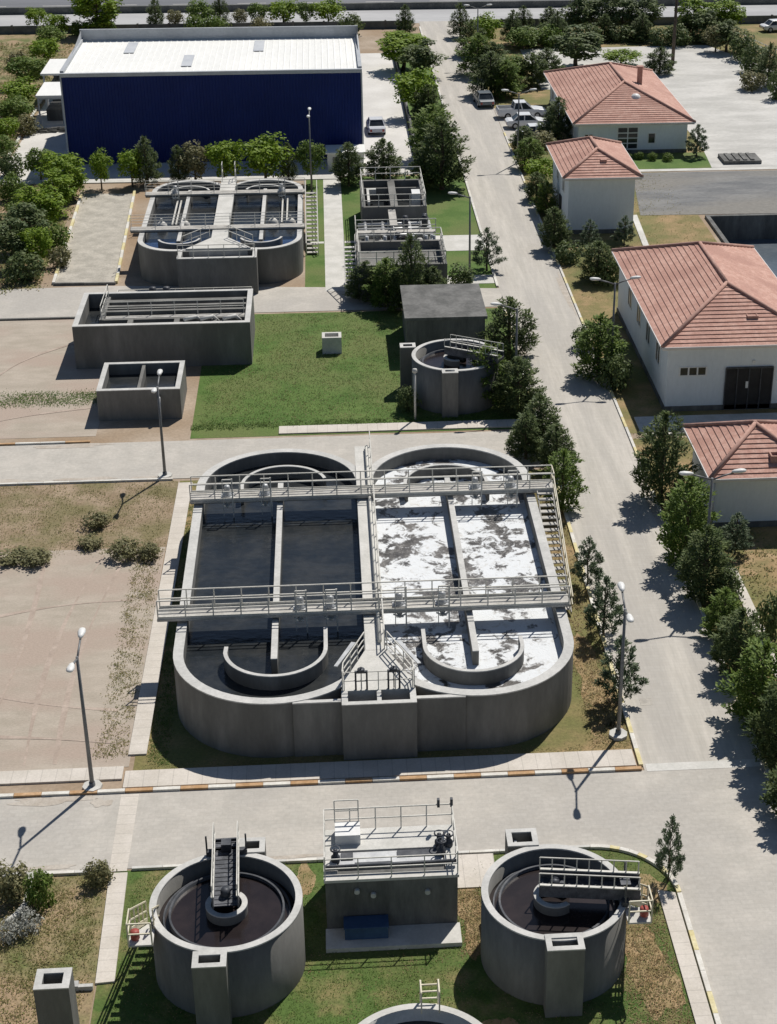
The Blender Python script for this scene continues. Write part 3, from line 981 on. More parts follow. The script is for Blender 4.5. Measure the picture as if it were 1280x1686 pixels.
# ------------------------------------------------------------------ round clarifiers
def clarifier(label, cx, cy, r, H, ang, box_front, box_back, wm='brown_water', stair=None, drum_open=0.0):
    root = thing('clarifier_tank', label, 'treatment tank', (cx, cy, 0), 'round clarifier tanks')
    o = MB()
    o.ring(cx, cy, r - 0.24, r, 0, H - 0.06, 96)
    o.build('wall', 'concrete', root)
    o = MB()
    o.ring(cx, cy, r - 0.245, r + 0.005, H - 0.06, H, 96)
    o.build('lit_concrete', 'lit_concrete', root)
    o = MB()
    o.ring(cx, cy, r * 0.735, r * 0.735 + 0.07, H - 1.2, H - 0.42, 80)
    o.ring(cx, cy, r * 0.82, r * 0.82 + 0.05, H - 1.2, H - 0.58, 80)
    o.build('weir_ring', 'dark_steel', root)
    o = MB()
    o.lathe([(0.0, H - 0.56), (r * 0.735 + 0.02, H - 0.56)], cx, cy, 64, sm=False)
    o.lathe([(r * 0.735 + 0.04, H - 0.75), (r - 0.2, H - 0.75)], cx, cy, 64, sm=False)
    o.build('water', wm, root)
    # bridge: deck between two deep side plates with pale top flanges
    ca, sa = math.cos(R(ang)), math.sin(R(ang))
    u, n = Vector((ca, sa, 0)), Vector((-sa, ca, 0))
    c0 = Vector((cx, cy, H + 0.2))

    def W(a, bb, z=0):
        return c0 + u * a + n * bb + Vector((0, 0, z))
    hw = 0.44
    a0, a1 = -0.55, r + 0.4
    o = MB()
    o.face([W(a0, -hw), W(a1, -hw), W(a1, hw), W(a0, hw)])
    o.face([W(a0, -hw, -0.05), W(a0, hw, -0.05), W(a1, hw, -0.05), W(a1, -hw, -0.05)])
    for s_ in (-1, 1):
        o.bar(W(a0, s_ * hw, 0.12), W(a1, s_ * hw, 0.12), 0.05, 0.5)
    o.bar(W(a1, -hw, 0.0), W(a1, hw, 0.0), 0.06, 0.2)
    k = 15
    for i in range(k):
        t_ = a0 + (a1 - a0) * (i + 0.5) / k
        o.bar(W(t_, -hw + 0.05, 0.012), W(t_, hw - 0.05, 0.012), 0.05, 0.02)
    br_ = o.build('scraper_bridge', 'dark_deck', root)
    for s_ in (-1, 1):
        o = MB()
        o.bar(W(a0, s_ * hw, 0.39), W(a1, s_ * hw, 0.39), 0.1, 0.04)
        o.rail([W(a0, s_ * hw, 0.4), W(a1 - 0.05, s_ * hw, 0.4)], 0.5, 0.42, 0.04, rails=(1.0,))
        o.build('handrail', 'rail_paint', br_)
    # centre drum, open towards the bridge
    o = MB()
    o.lathe([(0.74, H - 0.75), (0.74, H - 0.2), (0.56, H - 0.2), (0.56, H - 0.75)], cx, cy, 32, a0=R(ang + 42), a1=R(ang + 318), sm=False)
    dm = o.build('centre_drum', 'concrete', root)
    o = MB()
    o.lathe([(0.75, H - 0.2), (0.75, H - 0.15), (0.55, H - 0.15), (0.55, H - 0.2)], cx, cy, 32, a0=R(ang + 42), a1=R(ang + 318), sm=False)
    o.build('rim', 'lit_concrete', dm)
    o = MB()
    o.lathe([(0.0, H + 0.52), (0.15, H + 0.5), (0.18, H + 0.38), (0.18, H + 0.2)], cx, cy, 16)
    o.bar((cx, cy, H + 0.28), (cx + 0.34 * ca, cy + 0.34 * sa, H + 0.28), 0.24, 0.16)
    o.build('drive_motor', 'dark_steel', root)
    # end carriage with wheels on the rim
    e = W(r - 0.12, 0, -0.1)
    o = MB()
    o.bar(e - n * 0.75, e + n * 0.75, 0.2, 0.2)
    o.bar(e - n * 0.72 + Vector((0, 0, .1)), e - n * 0.72 + Vector((0, 0, .75)), 0.06)
    o.bar(e + n * 0.72 + Vector((0, 0, .1)), e + n * 0.72 + Vector((0, 0, .75)), 0.06)
    o.box(e.x - 0.18, e.x + 0.18, e.y - 0.18, e.y + 0.18, H + 0.2, H + 0.55)
    for s_ in (-1, 1):
        for q in (-0.09, 0.09):
            o.tube([e + n * (s_ * 0.55) + u * (q - 0.04) + Vector((0, 0, -0.05)), e + n * (s_ * 0.55) + u * (q + 0.04) + Vector((0, 0, -0.05))], 0.12, 12)
    o.build('carriage', 'dark_steel', br_)
    for (x0, x1, y0, y1) in (box_front, box_back):
        o = MB()
        t_ = 0.2
        o.box(x0, x1, y0, y0 + t_, 0, H)
        o.box(x0, x1, y1 - t_, y1, 0, H)
        o.box(x0, x0 + t_, y0 + t_, y1 - t_, 0, H)
        o.box(x1 - t_, x1, y0 + t_, y1 - t_, 0, H)
        o.box(x0 + t_, x1 - t_, y0 + t_, y1 - t_, 0, H - 0.7)
        sh = o.build('outlet_shaft', 'concrete', root)
        o = MB()
        o.box(x0 - .005, x1 + .005, y0 - .005, y0 + t_ + .005, H, H + 0.05)
        o.box(x0 - .005, x1 + .005, y1 - t_ - .005, y1 + .005, H, H + 0.05)
        o.box(x0 - .005, x0 + t_ + .005, y0 + t_ + .005, y1 - t_ - .005, H, H + 0.05)
        o.box(x1 - t_ - .005, x1 + .005, y0 + t_ + .005, y1 - t_ - .005, H, H + 0.05)
        o.build('lit_concrete', 'lit_concrete', sh)
        o = MB()
        o.bar((x0 + 0.35, y0 + 0.3, H - 0.3), (x0 + 0.35, y1 - 0.3, H - 0.3), 0.1)
        o.bar((x0 + 0.3, (y0 + y1) / 2, H - 0.28), (x1 - 0.35, (y0 + y1) / 2, H - 0.28), 0.08)
        o.build('pipe', 'white_paint', sh)
    if stair:
        s_ = stair
        o = MB()
        # landing against the rim and a stair running down along the wall
        lx, ly = s_['at']
        o.box(lx - 0.42, lx + 0.42, ly - 0.4, ly + 0.4, H - 0.25, H - 0.18)
        dx, dy = s_['dir']
        nn = 13
        for i in range(nn):
            q = 0.42 + i * 0.29
            z = H - 0.22 - (i + 1) * H / (nn + 1)
            o.box(lx + dx * q - 0.36, lx + dx * q + 0.36, ly + dy * q - 0.11, ly + dy * q + 0.11, z - 0.03, z)
        sp = o.build('stair', 'pale_concrete', root)
        o = MB()
        top = Vector((lx + dx * 0.42, ly + dy * 0.42, H - 0.2))
        end = Vector((lx + dx * (0.42 + nn * 0.29), ly + dy * (0.42 + nn * 0.29), 0.0))
        for sx in (-0.4, 0.4):
            A, Bq = top + Vector((sx, 0, 0)), end + Vector((sx, 0, 0))
            o.bar(A, Bq, 0.05, 0.2)
            for i in range(5):
                c_ = A.lerp(Bq, i / 4)
                o.bar(c_, c_ + Vector((0, 0, 0.9)), 0.05)
            for h in (0.45, 0.9):
                o.bar(A + Vector((0, 0, h)), Bq + Vector((0, 0, h)), 0.05)
        back = -dy
        o.rail([(lx - 0.4, ly - dy * 0.4, H - 0.18), (lx + 0.4, ly - dy * 0.4, H - 0.18)], 0.95, 0.8)
        o.rail([(lx + s_['out'] * 0.4, ly - 0.4, H - 0.18), (lx + s_['out'] * 0.4, ly + 0.4, H - 0.18)], 0.95, 0.8)
        o.build('handrail', 'cream_paint', sp)
        o = MB()
        o.lathe([(0.0, 0.32), (0.16, 0.3), (0.16, -0.0), (0.0, -0.02)], lx + s_['out'] * 0.2, ly - 0.1, 14)
        mo_ = o.build('drive_motor', 'red_paint', sp)
        mo_.location.z += H - 0.1
    return root


clarifier('round clarifier with its bridge pointing away at the road, left of the pump house', -4.5, 46.65, 2.7, 3.0, 92,
          (-5.5, -4.35, 43.2, 44.0), (-4.15, -3.2, 49.2, 50.05), stair={'at': (-7.35, 45.1), 'dir': (0, 1), 'out': -1})
clarifier('round clarifier with its bridge pointing sideways, right of the pump house', 7.2, 46.3, 2.62, 3.0, -8,
          (6.55, 7.85, 43.15, 43.98), (5.8, 6.95, 48.85, 49.85), stair={'at': (10.0, 45.0), 'dir': (0, 1), 'out': 1})
clarifier('dark round clarifier half hidden by pines beside the main road, beyond the foaming tank', 7.65, 98.4, 2.78, 3.0, -30,
          (6.6, 7.6, 95.2, 95.9), (4.2, 5.2, 99.7, 100.5))

# small round tank at the bottom edge, with a caged ladder
t = thing('round_tank', 'low white rimmed round tank with a cream ladder at the bottom edge', 'treatment tank', (1.95, 39.4, 0))
o = MB()
o.ring(1.95, 39.4, 2.45, 2.7, 0, 2.0, 80)
o.build('wall', 'pale_concrete', t)
o = MB()
o.lathe([(0, 1.45), (2.5, 1.45)], 1.95, 39.4, 64, sm=False)
o.build('water', 'dark_water', t)
o = MB()
for x in (2.15, 2.75):
    o.bar((x, 42.2, 0), (x, 42.2, 2.9), 0.06)
    o.bar((x, 42.2, 2.9), (x, 41.6, 2.9), 0.05)
    o.bar((x, 41.6, 2.9), (x, 41.6, 2.0), 0.05)
for i in range(9):
    o.bar((2.15, 42.2, 0.3 + i * 0.3), (2.75, 42.2, 0.3 + i * 0.3), 0.045)
o.build('ladder', 'cream_paint', t)

# free standing concrete shaft at the lower left
t = thing('concrete_shaft', 'tall square open topped concrete shaft standing in weeds, lower left', 'shaft', (-10.08, 43.05, 0))
o = MB()
x0, x1, y0, y1, H = -10.66, -9.5, 42.55, 43.52, 3.0
for q in ((x0, x1, y0, y0 + 0.22), (x0, x1, y1 - 0.22, y1), (x0, x0 + 0.24, y0 + 0.22, y1 - 0.22), (x1 - 0.24, x1, y0 + 0.22, y1 - 0.22)):
    o.box(*q, 0, H)
o.box(x0 + 0.24, x1 - 0.24, y0 + 0.22, y1 - 0.22, 0, 1.6)
o.build('wall', 'concrete', t)
o = MB()
for q in ((x0 - .005, x1 + .005, y0 - .005, y0 + 0.225), (x0 - .005, x1 + .005, y1 - 0.225, y1 + .005), (x0 - .005, x0 + 0.245, y0 + 0.225, y1 - 0.225), (x1 - 0.245, x1 + .005, y0 + 0.225, y1 - 0.225)):
    o.box(*q, H, H + 0.05)
o.build('lit_concrete', 'lit_concrete', t)
o = MB()
for i in range(4):
    o.bar((x1 - 0.27, y0 + 0.4, 2.8 - i * 0.3), (x1 - 0.27, y0 + 0.6, 2.8 - i * 0.3), 0.03)
o.build('rung', 'steel', t)
bb = MB()
pl = [at(52, 1446), at(50, 1470), at(42, 1492), at(30, 1508), at(12, 1522)]
for p_, q_ in zip(pl[:-1], pl[1:]):
    bb.bar(p_ + Vector((0, 0, .08)), q_ + Vector((0, 0, .08)), 0.2, 0.16)
bb.build('kerb', 'pale_concrete', kind='structure')
bb = MB()
bb.bar((-9.95, 45.75, 0.1), (-9.35, 45.75, 0.1), 0.16, 0.2)
bb.bar((-9.95, 45.7, 0.1), (-9.95, 45.95, 0.15), 0.18, 0.26)
tag(bb.build('concrete_beam', 'lit_concrete', origin=(-9.6, 45.75, 0)), 'short pale concrete beam lying at the end of the left slab path', 'beam')
raised('apron', [(-14, 41), (-10.7, 41), (-10.7, 43.4), (-12, 44.2), (-14, 44.0)], 0.05, 'concrete')

# ------------------------------------------------------------------ pump house between the clarifiers
t = thing('pump_house', 'low flat roofed concrete pump house with railings, between two clarifiers', 'pump house', (1.45, 49.4, 0))
o = MB()
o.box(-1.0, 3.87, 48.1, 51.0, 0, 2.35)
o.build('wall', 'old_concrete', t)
o = MB()
o.box(-1.05, 3.92, 48.06, 48.4, 2.35, 2.47)
o.box(-1.05, -0.55, 48.4, 51.05, 2.35, 2.47)
o.box(3.45, 3.92, 48.4, 51.05, 2.35, 2.47)
o.box(-0.55, 3.45, 49.75, 51.05, 2.35, 2.47)
o.build('roof_rim', 'pale_concrete', t)
o = MB()
o.box(-0.5, 3.4, 48.75, 49.7, 2.35, 2.41)
o.build('grating', 'steel', t)
for (a, bq, c, d) in ((-0.4, 0.05, 49.25, 49.65), (1.7, 3.3, 49.3, 49.65), (0.1, 1.5, 48.85, 49.05)):
    o = MB()
    o.box(a, bq, c, d, 2.41, 2.46)
    o.build('hatch', 'dark_steel', t)
o = MB()
o.box(-0.6, 0.35, 50.1, 50.95, 2.47, 2.9)
o.build('roof_hatch', 'white_paint', t)
o = MB()
o.bar((-1.0, 48.6, 2.62), (3.85, 48.6, 2.66), 0.14, 0.14)
o.tube([(-0.95, 48.48, 2.75), (3.85, 48.48, 2.8)], 0.05, 8)
o.build('pipe', 'dark_steel', t)
o = MB()
zt = 2.47
o.rail([(-1.0, 48.15, zt), (-1.0, 51.0, zt), (3.87, 51.0, zt), (3.87, 48.15, zt)], 1.0, 1.0, 0.045)
o.rail([(-1.0, 48.15, zt), (3.87, 48.15, zt)], 0.9, 1.2, 0.04)
o.rail([(-0.6, 50.95, 2.9), (0.3, 50.95, 2.9)], 1.0, 0.9, 0.045)
o.build('handrail', 'rail_paint', t)
for x, y in ((-0.6, 49.2), (3.3, 49.85), (3.65, 49.8), (3.35, 49.4)):
    o = MB()
    o.lathe([(0.0, 3.0), (0.08, 2.98), (0.1, 2.7), (0.17, 2.66), (0.17, 2.47)], x, y, 12)
    o.lathe([(0.2, 2.98), (0.2, 3.03), (0.15, 3.03)], x, y, 12)
    o.build('valve', 'dark_steel', t)
for x in (3.8, 3.3):
    o = MB()
    o.box(x, x + 0.1, 50.9, 51.05, 3.4, 3.75)
    o.build('lamp', 'dark_steel', t)
for (x, z) in ((0.75, 1.75), (2.75, 1.78), (0.15, 1.95)):
    q = MB()
    q.tube([(x, 48.1, z), (x, 47.95, z)], 0.1, 14)
    q.build('pipe_stub', 'pale_concrete', t)
o = MB()
o.box(-1.05, 3.95, 46.98, 48.08, 0, 0.2)
o.build('apron', 'pale_concrete', t)
o = thing('steel_chest', 'long blue steel chest in shade against the front of the pump house', 'chest', (0.4, 47.8, 0.2))
q = MB()
q.box(-0.35, 1.25, 47.4, 48.02, 0.2, 0.72)
q.build('body', 'blue_paint', o, bevel=0.02)
q = MB()
q.box(-0.38, 1.28, 47.36, 48.05, 0.72, 0.78)
q.build('lid', 'blue_paint', o, bevel=0.01)

# ------------------------------------------------------------------ rectangular basin, low chamber, manhole, pipe gallery
t = thing('balancing_basin', 'wide rectangular open concrete basin with inner channels, left of the lawn', 'basin', (-11.5, 105.2, 0))
o = MB()
X0, X1, Y0, Y1, H = -17.35, -5.6, 105.1, 111.8, 3.0
o.box(X0, X1, Y0, Y0 + 0.35, 0, H)
o.box(X0, X1, Y1 - 0.3, Y1, 0, H)
o.box(X0, X0 + 0.35, Y0 + 0.35, Y1 - 0.3, 0, H)
o.box(X1 - 0.35, X1, Y0 + 0.35, Y1 - 0.3, 0, H)
o.build('wall', 'concrete', t)
o = MB()
o.box(X0 - .005, X1 + .005, Y0 - .005, Y0 + 0.355, H, H + 0.05)
o.box(X0 - .005, X1 + .005, Y1 - 0.305, Y1 + .005, H, H + 0.05)
o.box(X0 - .005, X0 + 0.355, Y0 + 0.355, Y1 - 0.305, H, H + 0.05)
o.box(X1 - 0.355, X1 + .005, Y0 + 0.355, Y1 - 0.305, H, H + 0.05)
o.build('lit_concrete', 'lit_concrete', t)
o = MB()
o.face([(X0 + 0.3, Y0 + 0.3, 2.0), (X1 - 0.3, Y0 + 0.3, 2.0), (X1 - 0.3, Y1 - 0.25, 2.0), (X0 + 0.3, Y1 - 0.25, 2.0)])
o.build('water', 'dark_water', t)
o = MB()
for y in (106.6, 108.2, 109.2, 110.3):
    o.box(X0 + 1.9, X1 - 0.35, y, y + 0.3, 1.0, H - 0.12)
o.box(X0 + 1.6, X0 + 1.9, Y0 + 1.5, Y1 - 0.6, 1.0, H - 0.1)
for x in (-13.8, -10.7, -8.2):
    o.box(x, x + 0.35, Y0 + 0.35, 106.6, 1.0, H - 0.05)
o.build('channel_wall', 'concrete', t)
o = MB()
o.box(X0 + 1.95, X1 - 0.35, 106.9, 107.6, H - 0.3, H - 0.2)
o.build('walkway', 'deck', t)
o = MB()
o.rail([(X0 + 1.9, 107.7, H - 0.2), (X1 - 0.5, 107.7, H - 0.2)], 0.95, 1.5, 0.05)
o.rail([(X0 + 1.75, 106.7, H - 0.1), (X0 + 1.75, Y1 - 0.7, H - 0.1)], 0.95, 1.5, 0.05)
o.build('handrail', 'rail_paint', t)
o = MB()
for x in (-8.9, -7.4, -10.0):
    o.tube([(x, 105.6, 3.15), (x + 0.8, 106.0, 3.2), (x + 1.1, 106.4, 2.7)], 0.13, 10)
o.build('pipe', 'pale_concrete', t)

t = thing('pipe_gallery', 'cluttered grey pipework and pumps behind the rectangular basin', 'pipework', (-12, 115, 0))
o = MB()
for y in (113.0, 114.2, 115.3, 116.6):
    o.tube([(-15.5, y, 0.7), (-6.0, y, 0.75)], 0.16, 10)
for x in (-14.5, -12.4, -10.2, -8.0, -6.4):
    o.tube([(x, 112.4, 0.75), (x, 117.2, 0.75)], 0.12, 8)
    o.tube([(x, 113.0, 0.7), (x, 113.0, 1.7)], 0.12, 8)
o.build('pipe', 'steel', t)
for x, y in ((-13.4, 114.8), (-11.2, 115.9), (-9.0, 114.6), (-7.2, 116.0), (-13.2, 117.2), (-12.2, 117.2)):
    o = MB()
    o.box(x - 0.5, x + 0.5, y - 0.3, y + 0.3, 0, 0.6)
    o.lathe([(0.0, 1.5), (0.24, 1.45), (0.28, 1.2), (0.28, 0.6)], x, y, 14)
    o.build('pump', 'dark_steel', t)
o = MB()
o.rail([(-15.8, 112.4, 0), (-15.8, 117.8, 0), (-6.0, 117.8, 0)], 1.1, 1.4, 0.06)
o.build('handrail', 'rail_paint', t)

t = thing('sludge_chamber', 'low square concrete chamber in front of the rectangular basin', 'basin', (-12.2, 96.4, 0))
o = MB()
X0, X1, Y0, Y1, H = -14.85, -9.7, 96.3, 101.0, 2.0
o.box(X0, X1, Y0, Y0 + 0.3, 0, H)
o.box(X0, X1, Y1 - 0.3, Y1, 0, H)
o.box(X0, X0 + 0.3, Y0 + 0.3, Y1 - 0.3, 0, H)
o.box(X1 - 0.3, X1, Y0 + 0.3, Y1 - 0.3, 0, H)
o.box(-12.4, -12.2, Y0 + 0.3, Y1 - 0.3, 0, H - 0.05)
o.build('wall', 'concrete', t)
o = MB()
o.box(X0 - .005, X1 + .005, Y0 - .005, Y0 + 0.305, H, H + 0.05)
o.box(X0 - .005, X1 + .005, Y1 - 0.305, Y1 + .005, H, H + 0.05)
o.box(X0 - .005, X0 + 0.305, Y0 + 0.305, Y1 - 0.305, H, H + 0.05)
o.box(X1 - 0.305, X1 + .005, Y0 + 0.305, Y1 - 0.305, H, H + 0.05)
o.build('lit_concrete', 'lit_concrete', t)
o = MB()
o.face([(X0 + 0.25, Y0 + 0.25, 1.3), (X1 - 0.25, Y0 + 0.25, 1.3), (X1 - 0.25, Y1 - 0.25, 1.3), (X0 + 0.25, Y1 - 0.25, 1.3)])
o.build('water', 'dark_water', t)
o = MB()
o.tube([(-11.0, 96.2, 1.6), (-11.0, 95.9, 1.6), (-11.0, 95.9, 0.1)], 0.1, 8)
o.build('pipe', 'steel', t)

t = thing('manhole_box', 'small open concrete box standing alone on the green lawn', 'manhole', (-0.2, 107.2, 0))
o = MB()
X0, X1, Y0, Y1, H = -0.85, 0.48, 106.6, 107.7, 1.2
for q in ((X0, X1, Y0, Y0 + 0.2), (X0, X1, Y1 - 0.2, Y1), (X0, X0 + 0.2, Y0 + 0.2, Y1 - 0.2), (X1 - 0.2, X1, Y0 + 0.2, Y1 - 0.2)):
    o.box(*q, 0, H)
o.box(X0 + 0.2, X1 - 0.2, Y0 + 0.2, Y1 - 0.2, 0, 0.5)
o.build('wall', 'pale_concrete', t)

# filter station with railings, bays and pipes
t = thing('filter_station', 'cluttered concrete filter station with railed bays and pipework, beside the main road', 'filter station', (5, 119, 0))
o = MB()
H = 2.8
o.box(1.9, 8.5, 117.0, 122.6, 0, H - 0.6)
o.box(1.9, 8.5, 117.0, 117.3, H - 0.6, H)
o.box(1.9, 2.2, 117.3, 122.6, H - 0.6, H)
o.box(8.2, 8.5, 117.3, 122.6, H - 0.6, H)
o.box(1.9, 8.5, 122.6, 122.9, 0, H)
o.build('front_block', 'concrete', t)
o = MB()
o.box(2.6, 7.9, 131.8, 132.1, 0, H)
o.box(2.6, 7.9, 139.6, 139.9, 0, H)
o.box(2.6, 2.9, 132.1, 139.6, 0, H)
o.box(7.6, 7.9, 132.1, 139.6, 0, H)
o.box(4.95, 5.55, 132.1, 139.6, 0, H)
o.box(2.9, 7.6, 137.6, 137.8, 0, H - 0.1)
o.build('filter_bay', 'concrete', t)
o = MB()
o.face([(2.85, 132.05, 1.7), (7.65, 132.05, 1.7), (7.65, 139.65, 1.7), (2.85, 139.65, 1.7)])
o.build('water', 'dark_water', t)
o = MB()
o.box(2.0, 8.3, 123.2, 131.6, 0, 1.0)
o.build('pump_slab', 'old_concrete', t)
rnd = random.Random(4)
o = MB()
for y in (124.3, 126.0, 127.8, 129.5, 130.8):
    o.tube([(2.2, y, 1.6), (8.1, y, 1.65)], 0.17, 10)
for x in (2.8, 4.2, 5.0, 6.4, 7.4, 8.0):
    o.tube([(x, 123.3, 1.65), (x, 131.4, 1.65)], 0.13, 8)
    o.tube([(x, 124.3, 1.6), (x, 124.3, 2.7)], 0.12, 8)
o.build('pipe', 'steel', t)
for i in range(11):
    x, y = rnd.uniform(2.6, 8.0), rnd.uniform(123.8, 131.0)
    o = MB()
    h = rnd.uniform(1.8, 3.0)
    o.box(x - 0.3, x + 0.3, y - 0.3, y + 0.3, 1.0, 1.5)
    o.lathe([(0.0, h + 0.05), (0.2, h), (0.24, h - 0.3), (0.24, 1.5)], x, y, 12)
    o.lathe([(0.3, h - 0.35), (0.3, h - 0.28), (0.22, h - 0.28)], x, y, 12)
    o.build('pump', 'dark_steel' if i % 3 else 'pale_concrete', t)
o = MB()
for z_, y0_, y1_ in ((H, 117.1, 122.7),):
    o.rail([(2.0, y0_, z_), (8.4, y0_, z_), (8.4, y1_, z_), (2.0, y1_, z_), (2.0, y0_, z_)], 1.0, 1.2, 0.06)
o.rail([(2.7, 139.8, H), (7.8, 139.8, H)], 1.1, 1.2, 0.06)
o.rail([(2.7, 131.9, H), (7.8, 131.9, H)], 1.0, 1.2, 0.06)
o.rail([(2.7, 132.0, H), (2.7, 139.8, H)], 1.0, 1.6, 0.06)
o.rail([(7.8, 132.0, H), (7.8, 139.8, H)], 1.0, 1.6, 0.06)
o.rail([(2.0, 127.0, 2.2), (8.3, 127.0, 2.2)], 1.0, 1.2, 0.06)
o.rail([(2.0, 123.3, 1.0), (2.0, 131.6, 1.0)], 1.2, 1.4, 0.06)
o.build('handrail', 'rail_paint', t)
o = MB()
o.box(2.0, 8.3, 126.8, 127.5, 2.1, 2.2)
o.box(4.7, 5.3, 127.5, 132.0, 2.5, 2.6)
o.build('walkway', 'deck', t)
o = MB()
o.box(6.8, 7.5, 134.0, 135.4, 1.7, 3.2)
o.build('cabinet', 'white_paint', t)
o = MB()
o.box(3.1, 3.3, 133.0, 137.0, 2.5, 2.9)
o.box(3.3, 3.9, 136.6, 137.0, 2.5, 2.9)
o.build('trough', 'pale_concrete', t)
o = MB()
for i in range(13):
    y, z = 121.8 - i * 0.36, 2.7 - i * 0.2
    o.box(0.95, 1.85, y - 0.17, y + 0.17, z - 0.06, z)
st = o.build('stair', 'pale_concrete', t)
o = MB()
for x in (0.95, 1.8):
    for i in range(0, 13, 3):
        y, z = 121.8 - i * 0.36, 2.7 - i * 0.2
        o.bar((x, y, z), (x, y, z + 1), 0.06)
    o.bar((x, 121.8, 3.7), (x, 117.4, 1.25), 0.06)
o.build('handrail', 'rail_paint', st)

# dark flat-roofed block behind the round clarifier
t = thing('blower_house', 'dark plain concrete block behind the round clarifier by the lawn', 'building', (7.5, 105.2, 0))
o = MB()
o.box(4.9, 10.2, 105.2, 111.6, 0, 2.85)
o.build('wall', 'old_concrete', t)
o = MB()
o.box(4.75, 10.35, 105.05, 111.75, 2.85, 3.05)
o.build('roof', 'old_concrete', t)


# ------------------------------------------------------------------ navy hall
t = thing('warehouse', 'big flat roofed hall with navy cladding and white roof, upper left', 'warehouse', (-10.5, 157.2, 0))
X0, X1, Y0, Y1, H = -24.45, 3.3, 157.2, 172.6, 8.45
o = MB()
o.face([(X0, Y0, 0), (X0, Y1, 0), (X0, Y1, H), (X0, Y0, H)])
o.face([(X1, Y0, 0), (X1, Y0, H), (X1, Y1, H), (X1, Y1, 0)])
o.face([(X0, Y1, 0), (X1, Y1, 0), (X1, Y1, H), (X0, Y1, H)])
# ribbed front cladding
nrib = 92
xs = []
for i in range(nrib):
    a = X0 + (X1 - X0) * i / nrib
    w_ = (X1 - X0) / nrib
    xs += [(a, Y0), (a + w_ * 0.6, Y0), (a + w_ * 0.7, Y0 - 0.05), (a + w_ * 0.9, Y0 - 0.05)]
xs.append((X1, Y0))
for (xa, ya), (xb, yb) in zip(xs[:-1], xs[1:]):
    o.face([(xa, ya, 0), (xb, yb, 0), (xb, yb, H), (xa, ya, H)])
o.build('wall', 'navy_cladding', t)
o = MB()
o.face([(X0, Y0, H), (X1, Y0, H), (X1, Y1, H), (X0, Y1, H)])
for i in range(1, 46):
    x = X0 + (X1 - X0) * i / 46
    o.bar((x, Y0 + 0.1, H + 0.02), (x, Y1 - 0.1, H + 0.02), 0.08, 0.05)
o.build('roof', 'white_roof', t)
o = MB()
o.box(X0 - 0.1, X1 + 0.1, Y0 - 0.16, Y0 + 0.2, H - 0.22, H + 0.12)
o.box(X0 - 0.12, X0 + 0.02, Y0 - 0.14, Y0 - 0.02, 0, H - 0.22)
o.box(X1 - 0.02, X1 + 0.12, Y0 - 0.14, Y0 - 0.02, 0, H - 0.22)
o.build('trim', 'trim_grey', t)
o = MB()
o.box(X0 - 0.1, X1 + 0.1, Y1, Y1 + 0.25, H - 0.5, H + 1.15)
for x in (X0 - 0.1, X1 - 0.25):
    o.prism([(x, Y0 + 0.2), (x + 0.35, Y0 + 0.2), (x + 0.35, Y1), (x, Y1)], H - 0.3, H + 0.3)
    o.face([(x + 0.17, Y1 - 8, H + 0.3), (x + 0.17, Y1, H + 1.1), (x + 0.17, Y1, H + 0.3)])
    o.face([(x + 0.2, Y1 - 8, H + 0.3), (x + 0.2, Y1, H + 1.1), (x + 0.2, Y1, H + 0.3)])
o.build('parapet', 'parapet_metal', t)
for x in (-13.6, -19.6, -7.0):
    o = MB()
    o.box(x, x + 1.0, Y0 + (2.5 if x == -13.6 else 9.0), Y0 + (7.5 if x == -13.6 else 14.0), H + 0.05, H + 0.1)
    o.build('skylight', 'trim_grey', t)

# lean-to shed beside the hall
t = thing('open_shed', 'white roofed open shed built against the left end of the navy hall', 'shed', (-28.2, 176, 0))
o = MB()
o.box(-30.3, -24.7, 181.0, 188.5, 3.3, 3.5)
o.box(-29.6, -24.7, 172.5, 178.8, 2.9, 3.1)
o.build('roof', 'white_roof', t)
o = MB()
for x, y in ((-30.0, 181.2), (-27.4, 181.2), (-24.9, 181.2), (-29.4, 172.7), (-27.0, 172.7), (-24.8, 172.7), (-30.0, 188.2), (-24.9, 188.2), (-29.4, 178.6), (-24.8, 178.6)):
    o.bar((x, y, 0), (x, y, 3.4 if y > 180 else 2.95), 0.16)
o.bar((-29.5, 172.7, 2.8), (-24.8, 172.7, 2.8), 0.2)
o.build('post', 'trim_grey', t)
o = MB()
o.box(-29.6, -24.8, 183.0, 188.0, 0.0, 2.2)
o.build('wall', 'old_concrete', t)
o = MB()
o.box(-29.0, -25.0, 174.5, 178.0, 0.0, 1.2)
o.build('wall', 'old_concrete', t)
rnd = random.Random(8)
for i in range(5):
    x, y = -29.4 + i * 0.95, 169.6 + rnd.uniform(-0.6, 1.5)
    o = MB()
    for k in range(4):
        a = rnd.uniform(-0.3, 0.3)
        o.bar((x - 0.5, y + k * 0.16 - 0.6 * a, 0.1 + 0.13 * (k % 3)), (x + 1.1, y + k * 0.16 + 0.6 * a, 0.1 + 0.13 * (k % 3)), 0.18, 0.12)
    tag(o.build('timber_stack', 'old_concrete', origin=(x, y, 0)), 'pile of grey timber scraps on the yard before the open shed', 'timber pile', 'timber piles by the shed')

# white gate cabin at the corner of the hall
t = thing('cabin', 'small white flat roofed cabin at the right front corner of the navy hall', 'cabin', (1.6, 154.5, 0))
o = MB()
o.box(-0.1, 3.3, 153.6, 156.2, 0, 1.5)
o.build('wall', 'white_paint', t)
o = MB()
o.box(-0.25, 3.45, 153.45, 156.35, 1.5, 1.65)
o.build('roof', 'white_roof', t)
for x in (0.4, 1.9):
    o = MB()
    o.box(x, x + 0.8, 153.57, 153.6, 0.6, 1.2)
    o.build('window', 'glass', t)

